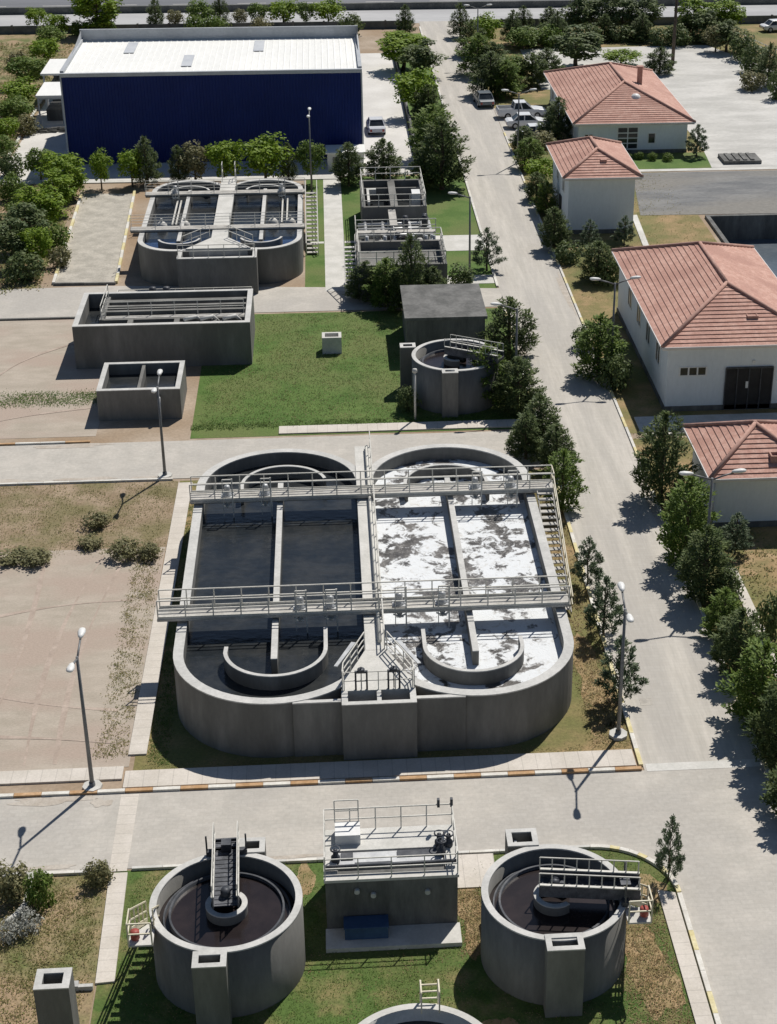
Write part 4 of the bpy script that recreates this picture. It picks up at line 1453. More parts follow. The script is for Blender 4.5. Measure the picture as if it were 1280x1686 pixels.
# ------------------------------------------------------------------ houses with tiled hip roofs
def hip_house(label, wx0, wx1, wy0, wy1, wh, ex0, ex1, ey0, ey1, ez, rx, ry0, ry1, rz, course=0.36):
    root = thing('tiled_house', label, 'house', ((wx0 + wx1) / 2, wy0, 0), 'houses with red tiled roofs')
    o = MB()
    o.box(wx0, wx1, wy0, wy1, 0, wh)
    w_ = o.build('wall', 'wall_paint', root)
    o = MB()
    o.box(wx0 - 0.06, wx1 + 0.06, wy0 - 0.06, wy1 + 0.06, 0, 0.35)
    o.build('plinth', 'old_concrete', root)
    o = MB()
    o.box(ex0 + 0.05, ex1 - 0.05, ey0 + 0.05, ey1 - 0.05, ez - 0.2, ez - 0.02)
    o.build('eave', 'eave_paint', root)
    A, B_, Cc, D = Vector((ex0, ey0, ez)), Vector((ex1, ey0, ez)), Vector((ex1, ey1, ez)), Vector((ex0, ey1, ez))
    Pf, Pb = Vector((rx, ry0, rz)), Vector((rx, ry1, rz))
    o = MB()
    for (a, b_, c, d) in ((A, B_, Pf, Pf), (Cc, D, Pb, Pb), (B_, Cc, Pb, Pf), (D, A, Pf, Pb)):
        nrm = (b_ - a).cross(d - a).normalized()
        if nrm.z < 0:
            nrm = -nrm
        sl = ((c + d) / 2 - (a + b_) / 2).length
        k = max(4, int(sl / course))
        for i in range(k):
            t0, t1 = i / k, min(1.0, (i + 1) / k)
            p0, p1 = a.lerp(d, t0), b_.lerp(c, t0)
            q0, q1 = a.lerp(d, t1), b_.lerp(c, t1)
            lift = nrm * 0.05
            o.face([p0 + lift, p1 + lift, q1, q0])
            o.face([p0, p1, p1 + lift, p0 + lift])
    rf = o.build('roof', 'roof_tile', root)
    o = MB()
    for p, q in ((A, Pf), (B_, Pf), (Cc, Pb), (D, Pb), (Pf, Pb)):
        if (q - p).length > 0.05:
            o.tube([p + Vector((0, 0, 0.06)), q + Vector((0, 0, 0.06))], 0.13, 8)
    o.build('ridge_cap', 'tile_cap', rf)
    o = MB()
    for p, q in ((A, B_), (B_, Cc), (Cc, D), (D, A)):
        o.bar(p - Vector((0, 0, 0.02)), q - Vector((0, 0, 0.02)), 0.14, 0.12)
    o.build('gutter', 'eave_paint', rf)
    return root, rf


def window(root, x0, x1, y, z0, z1, nx=1, nz=1, axis='y', m='white_paint'):
    o = MB()

    def bx(a, bq, c, d, t0, t1):
        if axis == 'y':
            o2.box(a, bq, y - t1, y - t0, c, d)
        else:
            o2.box(y - t1, y - t0, a, bq, c, d)
    o2 = MB()
    bx(x0, x1, z0, z1, -0.05, 0.012)
    pane = o2
    fr = MB()
    o2 = fr
    bx(x0 - 0.05, x1 + 0.05, z0 - 0.06, z0, -0.02, 0.05)
    bx(x0 - 0.05, x1 + 0.05, z1, z1 + 0.06, -0.02, 0.05)
    for i in range(nx + 1):
        x = x0 + (x1 - x0) * i / nx
        bx(x - 0.05, x + 0.05, z0, z1, -0.02, 0.045)
    for i in range(1, nz):
        z = z0 + (z1 - z0) * i / nz
        bx(x0 + 0.05, x1 - 0.05, z - 0.05, z + 0.05, -0.02, 0.04)
    f = fr.build('window', m, root)
    pane.build('pane', 'glass', f)


h1, rf1 = hip_house('long single storey house with wide red roof, farthest up the road near the parked cars', 24.1, 34.7, 157.4, 178.6, 2.95,
                    23.5, 35.3, 156.8, 179.7, 3.05, 29.4, 163.6, 172.2, 5.5)
window(h1, 27.9, 29.9, 157.4, 0.5, 2.5, 2, 4)
window(h1, 24.7, 25.5, 157.4, 1.0, 1.9, 2, 1)
window(h1, 30.9, 31.6, 157.4, 1.0, 1.9, 1, 1)
for y in (160.5, 164.0, 168.0, 172.0, 175.5):
    window(h1, y, y + 1.2, 24.1, 1.0, 2.2, 2, 1, axis='x')
o = MB()
o.box(31.3, 31.75, 166.4, 166.9, 4.2, 6.3)
o.box(31.2, 31.85, 166.3, 167.0, 6.3, 6.4)
o.build('chimney', 'tile_cap', rf1)
o = MB()
o.lathe([(0.0, 0.45), (0.3, 0.38), (0.5, 0.15), (0.52, 0.0)], 30.2, 161.2, 16)
q = o.build('vent_cap', 'white_paint', rf1)
q.location.z += 4.45
h2, rf2 = hip_house('tall narrow two storey house with a small red roof and plain pale walls', 19.6, 25.1, 132.3, 142.0, 4.8,
                    19.05, 25.6, 131.7, 142.6, 4.85, 22.35, 135.4, 139.0, 6.3)
window(h2, 134.5, 135.6, 19.6, 2.9, 4.0, 2, 1, axis='x')
window(h2, 138.0, 139.1, 19.6, 2.9, 4.0, 2, 1, axis='x')
o = MB()
o.box(19.5, 19.6, 136.0, 137.0, 0, 2.1)
o.build('door', 'black_door', h2)
o = MB()
o.box(22.4, 22.9, 133.6, 134.0, 5.2, 5.85)
o.build('chimney', 'tile_cap', rf2)
h3, rf3 = hip_house('big house with broad red roof, black double door and a small barred window', 20.7, 29.9, 95.2, 113.4, 4.4,
                    20.2, 30.5, 94.7, 113.9, 4.5, 25.3, 100.1, 108.4, 6.7)
o = MB()
o.box(24.45, 27.45, 95.14, 95.2, 0.05, 2.85)
dr = o.build('door', 'black_door', h3)
o = MB()
for x in (24.45, 25.2, 25.95, 26.7, 27.45):
    o.bar((x, 95.12, 0.05), (x, 95.12, 2.85), 0.07)
o.bar((24.45, 95.12, 2.87), (27.45, 95.12, 2.87), 0.1)
o.build('frame', 'dark_steel', dr)
o = MB()
o.face([(25.75, 95.09, 1.5), (25.98, 95.09, 1.5), (25.98, 95.09, 1.95), (25.75, 95.09, 1.95)])
o.build('notice', 'white_paint', dr)
window(h3, 21.5, 23.2, 95.2, 2.45, 2.95, 3, 1)
for y in (97.5, 101.0, 104.5, 108.0):
    window(h3, y, y + 1.3, 20.7, 2.2, 3.5, 2, 1, axis='x')
o = MB()
o.box(26.1, 26.25, 95.1, 95.2, 3.2, 3.35)
o.build('lamp', 'white_paint', h3)
o = MB()
for q in ((26.0, 26.08, 96.9, 97.7), (26.62, 26.7, 96.9, 97.7), (26.08, 26.62, 96.9, 96.98), (26.08, 26.62, 97.62, 97.7)):
    o.box(*q, 5.3, 5.62)
o.build('skylight', 'tile_cap', rf3)
h4, rf4 = hip_house('nearest house with pyramid red roof at the right edge, behind the roadside pines', 20.3, 25.6, 79.2, 85.0, 3.15,
                    19.8, 26.1, 78.6, 85.6, 3.25, 22.95, 82.0, 82.2, 4.9, course=0.33)
o = MB()
for q in ((23.3, 23.38, 79.5, 80.1), (23.78, 23.86, 79.5, 80.1), (23.38, 23.78, 79.5, 79.56), (23.38, 23.78, 80.04, 80.1)):
    o.box(*q, 3.75, 4.1)
o.build('skylight', 'tile_cap', rf4)
o = MB()
o.tube([(20.22, 79.1, 3.1), (20.22, 79.1, 0.1)], 0.06, 8)
o.build('downpipe', 'trim_grey', h4)

# ------------------------------------------------------------------ boundary walls, barrier
t = thing('boundary_wall', 'long dark panel wall between the service road and the works, left of the gate', 'wall', (-30, 221.5, 0))
o = MB()
o.box(-90, 11.4, 221.4, 221.6, 0, 1.0)
o.build('panel', 'fence_panel', t)
o = MB()
for i in range(26):
    x = -88 + i * 4
    if x < 11.4:
        o.box(x - 0.12, x + 0.12, 221.3, 221.7, 0, 1.1)
o.build('post', 'dark_hedge_wall', t)
t = thing('boundary_wall', 'long dark panel wall between the service road and the works, right of the gate', 'wall', (60, 221.5, 0))
o = MB()
o.box(19.0, 110, 221.4, 221.6, 0, 1.0)
o.build('panel', 'fence_panel', t)
o = MB()
for i in range(23):
    x = 19.2 + i * 4
    o.box(x - 0.12, x + 0.12, 221.3, 221.7, 0, 1.1)
o.build('post', 'dark_hedge_wall', t)
o = MB()
o.box(-300, 300, 235.0, 235.5, 0, 0.9)
tag(o.build('road_barrier', 'dark_hedge_wall', origin=(0, 235.2, 0)), 'long low dark barrier along the edge of the highway', 'barrier')
o = MB()
o.box(8.35, 8.55, 152, 205, 0, 0.9)
tag(o.build('garden_wall', 'old_concrete', origin=(8.4, 178, 0)), 'low dark wall between the hall yard and the roadside trees', 'wall')
t = thing('wire_fence', 'sagging pale fence along the right boundary behind the gravel yard', 'fence', (55, 195, 0))
o = MB()
fp = [(50.6, 212.0), (53.0, 200.0), (55.4, 190.0), (57.5, 181.0), (59.6, 172.0)]
for (xa, ya), (xb, yb) in zip(fp[:-1], fp[1:]):
    for z in (0.5, 1.0, 1.5):
        o.bar((xa, ya, z), (xb, yb, z), 0.05)
o.build('wire', 'trim_grey', t)
o = MB()
for (xa, ya), (xb, yb) in zip(fp[:-1], fp[1:]):
    for i in range(4):
        c_ = Vector((xa, ya, 0)).lerp(Vector((xb, yb, 0)), i / 4)
        o.bar(c_, c_ + Vector((0, 0, 1.6)), 0.1)
o.build('post', 'pale_concrete', t)

# ------------------------------------------------------------------ street lamps
def street_lamp(label, x, y, h, ang, arms=2, base_block=False):
    root = thing('street_lamp', label, 'street lamp', (x, y, 0), 'street lamps')
    o = MB()
    o.tube([(x, y, 0.0), (x, y, h)], [0.095, 0.06], 10)
    o.lathe([(0.0, 0.35), (0.13, 0.33), (0.14, 0.0)], x, y, 12)
    o.build('pole', 'lamp_grey', root)
    u = Vector((math.cos(R(ang)), math.sin(R(ang)), 0))
    for s_ in ((1, -1) if arms == 2 else (1,)):
        o = MB()
        p = Vector((x, y, h - 0.1))
        o.tube([p, p + u * s_ * 0.5 + Vector((0, 0, 0.18)), p + u * s_ * 1.1 + Vector((0, 0, 0.36))], 0.045, 8)
        a = o.build('arm', 'lamp_grey', root)
        o = MB()
        c_ = p + u * s_ * 1.3 + Vector((0, 0, 0.42))
        n = Vector((-u.y, u.x, 0))
        rows = []
        for k, (d, w_, hh) in enumerate(((-0.34, 0.05, 0.04), (-0.2, 0.12, 0.09), (0.1, 0.17, 0.11), (0.3, 0.14, 0.08), (0.38, 0.05, 0.03))):
            cc = c_ + u * s_ * d + Vector((0, 0, 0.06 * d))
            rows.append([cc + n * (w_ * math.cos(q * math.pi / 4)) + Vector((0, 0, hh * math.sin(q * math.pi / 4))) for q in range(8)])
        o.grid(rows, True)
        o.face(rows[0])
        o.face(rows[-1])
        o.build('lamp_head', 'white_paint', a)
    if base_block:
        o = MB()
        o.prism([(x + 0.42 * math.cos(i * math.pi / 4 + 0.2), y + 0.42 * math.sin(i * math.pi / 4 + 0.2)) for i in range(8)], 0, 0.16)
        o.build('footing', 'pale_concrete', root)
    return root


street_lamp('double arm street lamp alone by the pinkish dirt field at the left', -10.77, 57.77, 6.5, 88, 2, True)
street_lamp('double arm street lamp on the grass corner right of the foaming tank', 11.9, 59.94, 6.5, 88, 2, True)
street_lamp('double arm street lamp standing before the navy hall', at(514, 320).x, at(514, 320).y, 7.0, 88)
street_lamp('double arm street lamp in front of the nearest pyramid roofed house', 18.25, 72.0, 6.6, 2)
street_lamp('double arm street lamp beside the long wall of the big red roofed house', 18.2, 101.0, 6.6, 2)
street_lamp('double arm street lamp among bushes next to the parked white cars', 17.95, 154.7, 6.6, 2)
street_lamp('double arm street lamp by the dirt strip just left of the big twin tank', -10.1, 87.9, 5.7, 88, 2, True)
street_lamp('single post lamp on the verge beside the filter station', 10.6, 122.2, 6.3, 180, 1)
street_lamp('single post lamp between the dark round clarifier and the road', 11.4, 97.0, 6.5, 180, 1)
street_lamp('double arm street lamp near the far gate end of the main road', 18.0, 198.4, 6.6, 2)
o = MB()
p_ = at(684, 692)
o.tube([(p_.x, p_.y, 0), (p_.x, p_.y, 3.2)], 0.07, 10)
o.lathe([(0.0, 3.5), (0.14, 3.45), (0.17, 3.25), (0.06, 3.18)], p_.x, p_.y, 12)
tag(o.build('lamp_post', 'pale_concrete', origin=(p_.x, p_.y, 0)), 'short pale post on the lawn in front of the dark round clarifier', 'post')
t = thing('utility_pole', 'tall dark wooden utility pole at the edge of the gravel yard', 'utility pole', (41.0, 196.4, 0))
o = MB()
o.tube([(41.0, 196.4, 0), (41.05, 196.4, 10.5)], [0.22, 0.14], 10)
o.build('pole', 'pole_wood', t)
o = MB()
o.bar((40.0, 196.35, 9.8), (42.1, 196.35, 9.8), 0.16)
o.bar((40.3, 196.35, 9.0), (41.8, 196.35, 9.0), 0.14)
o.build('crossarm', 'pole_wood', t)

# ------------------------------------------------------------------ vehicles
def loft(o, secs, mi=0):
    """closed sections -> skin with end caps; secs: list of (x, [(y, z), ...])"""
    rows = [[(x, y, z) for y, z in s_] for x, s_ in secs]
    o.grid(rows, True, mi, sm=False)
    o.face(rows[0], mi)
    o.face(list(reversed(rows[-1])), mi)


def vehicle(name, label, x, y, rz, paint, kind, group):
    root = thing(name, label, 'car' if kind != 'pickup' else 'pickup', (0, 0, 0), group)
    L = 5.2 if kind == 'pickup' else 4.4
    W = 0.9 if kind == 'pickup' else 0.86
    zf = 0.98 if kind == 'pickup' else 0.86
    o = MB()

    def sec(x_, w_, z0, z1):
        return (x_, [(-w_, z0), (-w_ * 1.02, (z0 + z1) / 2), (-w_ * 0.95, z1), (w_ * 0.95, z1), (w_ * 1.02, (z0 + z1) / 2), (w_, z0)])
    loft(o, [sec(-L / 2, W * 0.9, 0.42, zf - 0.12), sec(-L / 2 + 0.25, W, 0.32, zf), sec(-0.6, W, 0.3, zf + 0.03), sec(0.8, W, 0.3, zf + 0.02),
             sec(L / 2 - 0.9, W, 0.3, zf - 0.02), sec(L / 2 - 0.2, W * 0.96, 0.33, zf - 0.14), sec(L / 2, W * 0.84, 0.42, zf - 0.3)])
    if kind == 'pickup':        # recessed load bed read as dark liner
        o.box(-L / 2 + 0.1, -0.95, -W * 0.95, -W * 0.86, zf - 0.05, zf + 0.12)
        o.box(-L / 2 + 0.1, -0.95, W * 0.86, W * 0.95, zf - 0.05, zf + 0.12)
        o.box(-L / 2 + 0.05, -L / 2 + 0.14, -W * 0.95, W * 0.95, zf - 0.05, zf + 0.12)
    body = o.build('body', paint, root, bevel=0.04)
    c0, c1 = (-0.95, 1.15) if kind == 'pickup' else (-1.55, 1.0)
    r0, r1 = (-0.75, 0.35) if kind == 'pickup' else (-0.95, 0.25)
    top = zf + (0.68 if kind == 'pickup' else 0.55)
    o = MB()
    lo = [(c0, -W * 0.92), (c1, -W * 0.92), (c1, W * 0.92), (c0, W * 0.92)]
    up = [(r0, -W * 0.74), (r1, -W * 0.74), (r1, W * 0.74), (r0, W * 0.74)]
    o.grid([[(a, bq, zf - 0.03) for a, bq in lo], [(a, bq, top - 0.06) for a, bq in up]], True, sm=False)
    o.build('window', 'glass', root)
    o = MB()
    o.prism([(r0 - 0.06, -W * 0.77), (r1 + 0.06, -W * 0.77), (r1 + 0.06, W * 0.77), (r0 - 0.06, W * 0.77)], top - 0.07, top)
    for (a, bq), (c_, d) in zip(lo, up):
        o.bar((a, bq, zf - 0.03), (c_, d, top - 0.04), 0.09)
    for s_ in (-1, 1):
        o.bar(((c0 + c1) / 2 - 0.1, s_ * W * 0.925, zf - 0.02), ((r0 + r1) / 2, s_ * W * 0.76, top - 0.05), 0.1)
    o.build('cabin_roof', paint, root, bevel=0.02)
    for sx in (-1, 1):
        for sy in (-1, 1):
            xw = sx * L * 0.3
            o = MB()
            o.tube([(xw, sy * (W - 0.16), 0.33), (xw, sy * (W + 0.03), 0.33)], 0.33, 18)
            wh = o.build('wheel', 'tyre', root)
            o = MB()
            o.tube([(xw, sy * (W + 0.0), 0.33), (xw, sy * (W + 0.045), 0.33)], 0.19, 14)
            o.build('rim', 'steel', wh)
    for sy in (-1, 1):
        o = MB()
        o.box(L / 2 - 0.14, L / 2 - 0.02, sy * W * 0.62 - 0.14, sy * W * 0.62 + 0.14, zf - 0.38, zf - 0.24)
        o.build('headlight', 'trim_grey', root)
        o = MB()
        o.box(-L / 2 - 0.01, -L / 2 + 0.06, sy * W * 0.72 - 0.1, sy * W * 0.72 + 0.1, zf - 0.4, zf - 0.16)
        o.build('tail_light', 'red_paint', root)
    if kind == 'pickup':
        o = MB()
        o.box(-L / 2 + 0.15, -1.0, -W * 0.85, W * 0.85, zf + 0.035, zf + 0.06)
        o.build('load_bed', 'dark_steel', root)
    root.location = (x, y, 0.03)
    root.rotation_euler = (0, 0, R(rz))
    return root


vehicle('parked_car', 'white pickup truck parked nose in, farther of the two white vehicles', 20.3, 172.6, 3, 'car_white', 'pickup', 'vehicles parked by the far house')
vehicle('parked_car', 'white saloon car parked in front of the white pickup', 20.4, 168.3, 2, 'car_white', 'saloon', 'vehicles parked by the far house')
vehicle('parked_car', 'white car half hidden among bushes in front of the white saloon', 21.0, 163.6, 4, 'car_white', 'saloon', 'vehicles parked by the far house')
vehicle('parked_car', 'grey car standing in tree shade at the roadside', 16.9, 178.6, 95, 'car_grey', 'saloon', 'vehicles parked by the far house')
vehicle('parked_car', 'white car in the far right corner beyond the fence', 58.6, 216.2, 10, 'car_white', 'saloon', None)
vehicle('parked_car', 'silver car parked against the right end of the navy hall', 4.9, 167.8, 92, 'trim_grey', 'saloon', None)
o = MB()
o.box(37.4, 41.0, 152.6, 155.4, 0.0, 0.35)
for q in (37.9, 38.6, 39.3, 40.0):
    o.box(q, q + 0.35, 152.8, 155.2, 0.35, 0.45)
tag(o.build('concrete_cover', 'old_concrete', origin=(39.2, 154, 0)), 'low dark concrete cover slab on the gravel right of the far house', 'cover')
# ------------------------------------------------------------------ trees
def leaf(o, c, d, L, W, n=None):
    """one leaf-sized quad at c, along d, facing about n"""
    s = d.cross(n if n is not None else Vector((-0.08, -0.22, 0.95)))
    if s.length < 1e-4:
        s = d.cross(Vector((0.9, 0.1, 0.2)))
    s = s.normalized() * (W / 2)
    e = d * L
    o.face([c, c + e * 0.5 + s, c + e, c + e * 0.5 - s])


def rv(rnd, up=0.0):
    while True:
        v = Vector((rnd.uniform(-1, 1), rnd.uniform(-1, 1), rnd.uniform(-1, 1)))
        if 0.05 < v.length < 1:
            v.normalize()
            v.z += up
            return v.normalized()


def trunk_mesh(rnd, h, r, limbs, spread):
    o = MB()
    o.raw = True
    pts = [Vector((0, 0, -0.05))]
    for i in range(1, 6):
        pts.append(Vector((rnd.uniform(-.06, .06) * h * 0.2, rnd.uniform(-.06, .06) * h * 0.2, h * i / 5)))
    o.tube(pts, [r * (1 - 0.8 * i / 5) for i in range(6)], 7)
    for k in range(limbs):
        a = k * 2.4 + rnd.uniform(-.3, .3)
        t = 0.35 + 0.5 * k / max(1, limbs)
        p = pts[0].lerp(pts[-1], t)
        q = p + Vector((math.cos(a) * spread * (1.1 - t), math.sin(a) * spread * (1.1 - t), h * 0.16))
        o.tube([p, p.lerp(q, .5) + Vector((0, 0, -.04)), q], [r * .45, r * .3, r * .12], 5)
    return o


def round_crown(rnd, h, r, n, size, dense=1.0, zb=0.26, flat=1.0):
    o = MB()
    o.raw = True
    cz = h * (1 + zb) / 2
    rz = h * (1 - zb) / 2 * 1.02
    clumps = []
    for k in range(34):
        d = rv(rnd)
        f = rnd.uniform(0.5, 0.95)
        clumps.append((Vector((d.x * r * f, d.y * r * f, cz + d.z * rz * f * flat)), rnd.uniform(0.24, 0.4) * r))
    for i in range(n):
        c, cr = clumps[i % len(clumps)] if rnd.random() < dense else (Vector((0, 0, cz)), r * 0.8)
        d = rv(rnd, 0.15)
        p = c + d * cr * rnd.uniform(0.6, 1.1)
        t = rv(rnd, -0.2)
        nn = (d + rv(rnd) * 0.6 + Vector((0, 0, 0.55))).normalized()
        leaf(o, p, (t - nn * t.dot(nn)).normalized(), size * rnd.uniform(.8, 1.4), size * rnd.uniform(.55, .9), nn)
    return o


def pine_crown(rnd, h, r, n, size, open_=0.0, cone=0.75, zb=0.14):
    o = MB()
    o.raw = True
    tips = []
    tiers = 10 if open_ < 0.5 else 8
    for i in range(tiers):
        t = i / (tiers - 1)
        z = h * (zb + (0.97 - zb) * t)
        rad = r * ((1 - t) ** cone * 0.92 + 0.09) * rnd.uniform(.85, 1.12)
        if t < 0.12:
            rad *= 0.8
        nb = max(4, int((9 if open_ < 0.5 else 7) * (1 - t * 0.5)))
        a0 = rnd.uniform(0, 6.28)
        for k in range(nb):
            a = a0 + k * 6.283 / nb + rnd.uniform(-.22, .22)
            L = rad * rnd.uniform(.68, 1.12)
            tips.append((Vector((0, 0, z - 0.05 * h * (1 - t))), Vector((math.cos(a) * L, math.sin(a) * L, z + L * rnd.uniform(.0, .28))), L))
    tw = sum(x[2] for x in tips)
    for p, q, L in tips:
        m = max(5, int(n * L / tw))
        ax = (q - p).normalized()
        for j in range(m):
            f = 1 - abs(rnd.gauss(0, 0.34 if open_ < .5 else .26))
            f = max(0.08, min(1.05, f))
            c = p.lerp(q, f) + rv(rnd) * (0.13 + 0.10 * L * (1.25 - f)) * (1 - 0.35 * open_)
            d = (ax * 0.8 + rv(rnd, .45) * 0.9).normalized()
            leaf(o, c, d, size * rnd.uniform(.8, 1.5), size * rnd.uniform(.35, .6))
    # leader
    for j in range(int(n * 0.02) + 8):
        c = Vector((rnd.gauss(0, .05), rnd.gauss(0, .05), h * rnd.uniform(.88, 1.0)))
        leaf(o, c, rv(rnd, 1.2), size, size * .4)
    return o


PROTO = {}


def proto(key, crown, trunk, lm):
    a = trunk.build('trunk', 'bark')
    c = crown.build('crown', lm)
    PROTO[key] = (a.data, c.data)
    a.data.use_fake_user = False
    for q in (a, c):
        bpy.data.objects.remove(q)


PDIM = {}
for v in range(3):
    rn = random.Random(100 + v)
    for lm in ('bright', 'mid', 'olive'):
        proto(('round', lm, v), round_crown(rn, 3.2, 1.35, 1900, 0.2, 0.9), trunk_mesh(rn, 2.3, 0.1, 5, 0.9), 'leaf_' + lm)
    proto(('bush', 'mid', v), round_crown(rn, 1.5, 1.1, 1100, 0.19, 0.85, zb=0.02), trunk_mesh(rn, 0.9, 0.06, 5, 0.7), 'leaf_mid')
    proto(('bush', 'olive', v), round_crown(rn, 1.5, 1.1, 1000, 0.19, 0.85, zb=0.02), trunk_mesh(rn, 0.9, 0.06, 5, 0.7), 'leaf_olive')
    proto(('bush', 'dark', v), round_crown(rn, 1.5, 1.1, 1000, 0.19, 0.85, zb=0.02), trunk_mesh(rn, 0.9, 0.06, 5, 0.7), 'leaf_dark')
    proto(('bush', 'pale', v), round_crown(rn, 1.5, 1.1, 700, 0.16, 0.85, zb=0.02), trunk_mesh(rn, 0.9, 0.06, 5, 0.7), 'leaf_pale')
    proto(('pine', 'dark', v), pine_crown(rn, 4.0, 1.35, 5200, 0.17, 0.0, 0.55), trunk_mesh(rn, 3.8, 0.11, 6, 0.8), 'leaf_dark')
    proto(('pine', 'mid', v), pine_crown(rn, 4.0, 1.35, 4600, 0.18, 0.0, 0.45, 0.1), trunk_mesh(rn, 3.8, 0.11, 6, 0.8), 'leaf_mid')
    proto(('young', 'pine', v), pine_crown(rn, 3.0, 1.05, 3300, 0.135, 0.8, 0.62, 0.2), trunk_mesh(rn, 2.9, 0.07, 8, 0.8), 'leaf_pine')
    proto(('tall', 'dark', v), round_crown(rn, 5.2, 1.25, 3200, 0.2, 0.92, zb=0.18), trunk_mesh(rn, 4.2, 0.12, 6, 0.9), 'leaf_dark')
    proto(('tall', 'bright', v), round_crown(rn, 5.2, 1.25, 3000, 0.2, 0.92, zb=0.18), trunk_mesh(rn, 4.2, 0.12, 6, 0.9), 'leaf_bright')
DIMS = {'round': (3.2, 1.38), 'bush': (1.5, 1.12), 'pine': (4.0, 1.3), 'young': (3.0, 1.05), 'tall': (5.2, 1.28)}
NAMES = {'round': 'round_tree', 'bush': 'bush', 'pine': 'pine_tree', 'young': 'young_pine', 'tall': 'leafy_tree'}
CATS = {'round': 'tree', 'bush': 'bush', 'pine': 'pine tree', 'young': 'pine tree', 'tall': 'tree'}
trng = random.Random(77)
TCOUNT = [0]


def tree(kind, lm, px, base, top, w, label, group=None):
    w *= {'trees in front of the navy hall': 1.14, 'young pines right of the foaming tank': 0.95, 'trees left of the gravel pad': 1.0, 'bushes in the thicket by the pad': 0.95}.get(group, 1.2 if base < 330 else 1.12)
    p = at(px, base)
    ppm = F_PX / ((p - Vector((0, 0, CAM_H))).dot(FW))
    h = max(0.5, height_at(px, base, top))
    r = w / ppm / 2
    ph, pr = DIMS[kind]
    v = TCOUNT[0] % 3
    TCOUNT[0] += 1
    root = thing(NAMES[kind], label, CATS[kind], (p.x, p.y, 0), group)
    root.scale = (r / pr, r / pr, h / ph)
    root.rotation_euler = (0, 0, trng.uniform(0, 6.28))
    td, cd = PROTO[(kind, lm, v)]
    for nm, d in (('trunk', td), ('crown', cd)):
        ob = bpy.data.objects.new(nm, d)
        C.objects.link(ob)
        ob.parent = root
    return root


ORD = ['first', 'second', 'third', 'fourth', 'fifth', 'sixth', 'seventh', 'eighth', 'ninth', 'tenth', 'eleventh', 'twelfth', 'thirteenth', 'fourteenth', 'fifteenth', 'sixteenth']
LOOK = {('round', 'bright'): 'bright green round tree', ('round', 'mid'): 'deep green round tree', ('round', 'olive'): 'brownish olive round tree',
        ('bush', 'mid'): 'green bush', ('bush', 'olive'): 'olive bush', ('bush', 'dark'): 'dark bush', ('bush', 'pale'): 'pale greyish bush', ('pine', 'dark'): 'dark ragged pine',
        ('pine', 'mid'): 'green bushy pine', ('young', 'pine'): 'small dark young pine', ('tall', 'dark'): 'tall dark leafy tree', ('tall', 'bright'): 'tall bright green tree'}


def row(items, where, group, frm='left'):
    """a row of trees: each label gives look, place in the row and what the row stands beside"""
    for i, it in enumerate(items):
        kind, lm, px, base, top, w = it
        tree(kind, lm, px, base, top, w, '%s, %s from the %s %s' % (LOOK[(kind, lm)], ORD[i], frm, where), group)


row([('round', 'mid', 68, 296, 244, 46), ('round', 'bright', 110, 318, 250, 70), ('round', 'bright', 168, 312, 249, 36), ('round', 'bright', 219, 308, 246, 42),
     ('pine', 'dark', 243, 304, 226, 44), ('pine', 'dark', 296, 304, 240, 38), ('round', 'olive', 323, 304, 238, 48), ('round', 'bright', 370, 306, 230, 58),
     ('round', 'bright', 438, 308, 226, 76), ('pine', 'dark', 476, 302, 236, 32), ('round', 'mid', 514, 302, 230, 40), ('pine', 'dark', 575, 306, 236, 56), ('pine', 'dark', 632, 296, 230, 58)],
    'in the row before the navy hall', 'trees in front of the navy hall')
row([('tall', 'bright', 95, 352, 280, 62), ('tall', 'bright', 72, 385, 300, 78), ('tall', 'dark', 48, 415, 330, 74), ('round', 'bright', 62, 438, 372, 60), ('tall', 'dark', 25, 440, 358, 66)],
    'in the thicket left of the pad', 'trees left of the gravel pad', 'top')
row([('round', 'bright', 62, 50, 12, 32), ('round', 'bright', 98, 62, 22, 38), ('round', 'mid', 84, 82, 44, 40), ('round', 'bright', 76, 108, 64, 48), ('round', 'mid', 50, 145, 92, 52),
     ('round', 'bright', 34, 178, 132, 58), ('round', 'mid', 22, 212, 164, 46), ('round', 'bright', 14, 240, 194, 42), ('round', 'mid', 10, 268, 225, 40)],
    'in the line by the hall yard', 'trees along the left edge', 'top')
row([('tall', 'bright', 163, 58, -22, 72), ('bush', 'mid', 168, 58, 26, 42), ('bush', 'mid', 133, 58, 34, 26), ('pine', 'dark', 258, 50, -2, 26), ('round', 'olive', 290, 50, 16, 24),
     ('round', 'mid', 330, 48, 2, 40), ('bush', 'mid', 324, 56, 28, 32), ('pine', 'dark', 364, 44, -12, 28), ('bush', 'mid', 358, 58, 26, 36), ('round', 'olive', 396, 46, 16, 22),
     ('round', 'mid', 427, 46, 4, 28), ('bush', 'olive', 431, 58, 30, 32), ('round', 'bright', 468, 46, 0, 46), ('round', 'mid', 505, 44, 2, 26), ('round', 'bright', 541, 44, 0, 46), ('bush', 'dark', 580, 60, 25, 38)],
    'in the row behind the navy hall', 'trees behind the navy hall')
row([('pine', 'dark', 668, 58, 8, 30), ('round', 'bright', 655, 78, 52, 40), ('tall', 'bright', 664, 116, 52, 70), ('tall', 'dark', 694, 128, 66, 58), ('round', 'bright', 684, 192, 116, 64), ('pine', 'dark', 706, 200, 140, 50),
     ('pine', 'mid', 712, 262, 174, 74), ('pine', 'dark', 728, 312, 196, 92), ('bush', 'dark', 700, 306, 262, 60)],
    'on the left verge of the road', 'trees on the left verge of the main road', 'top')
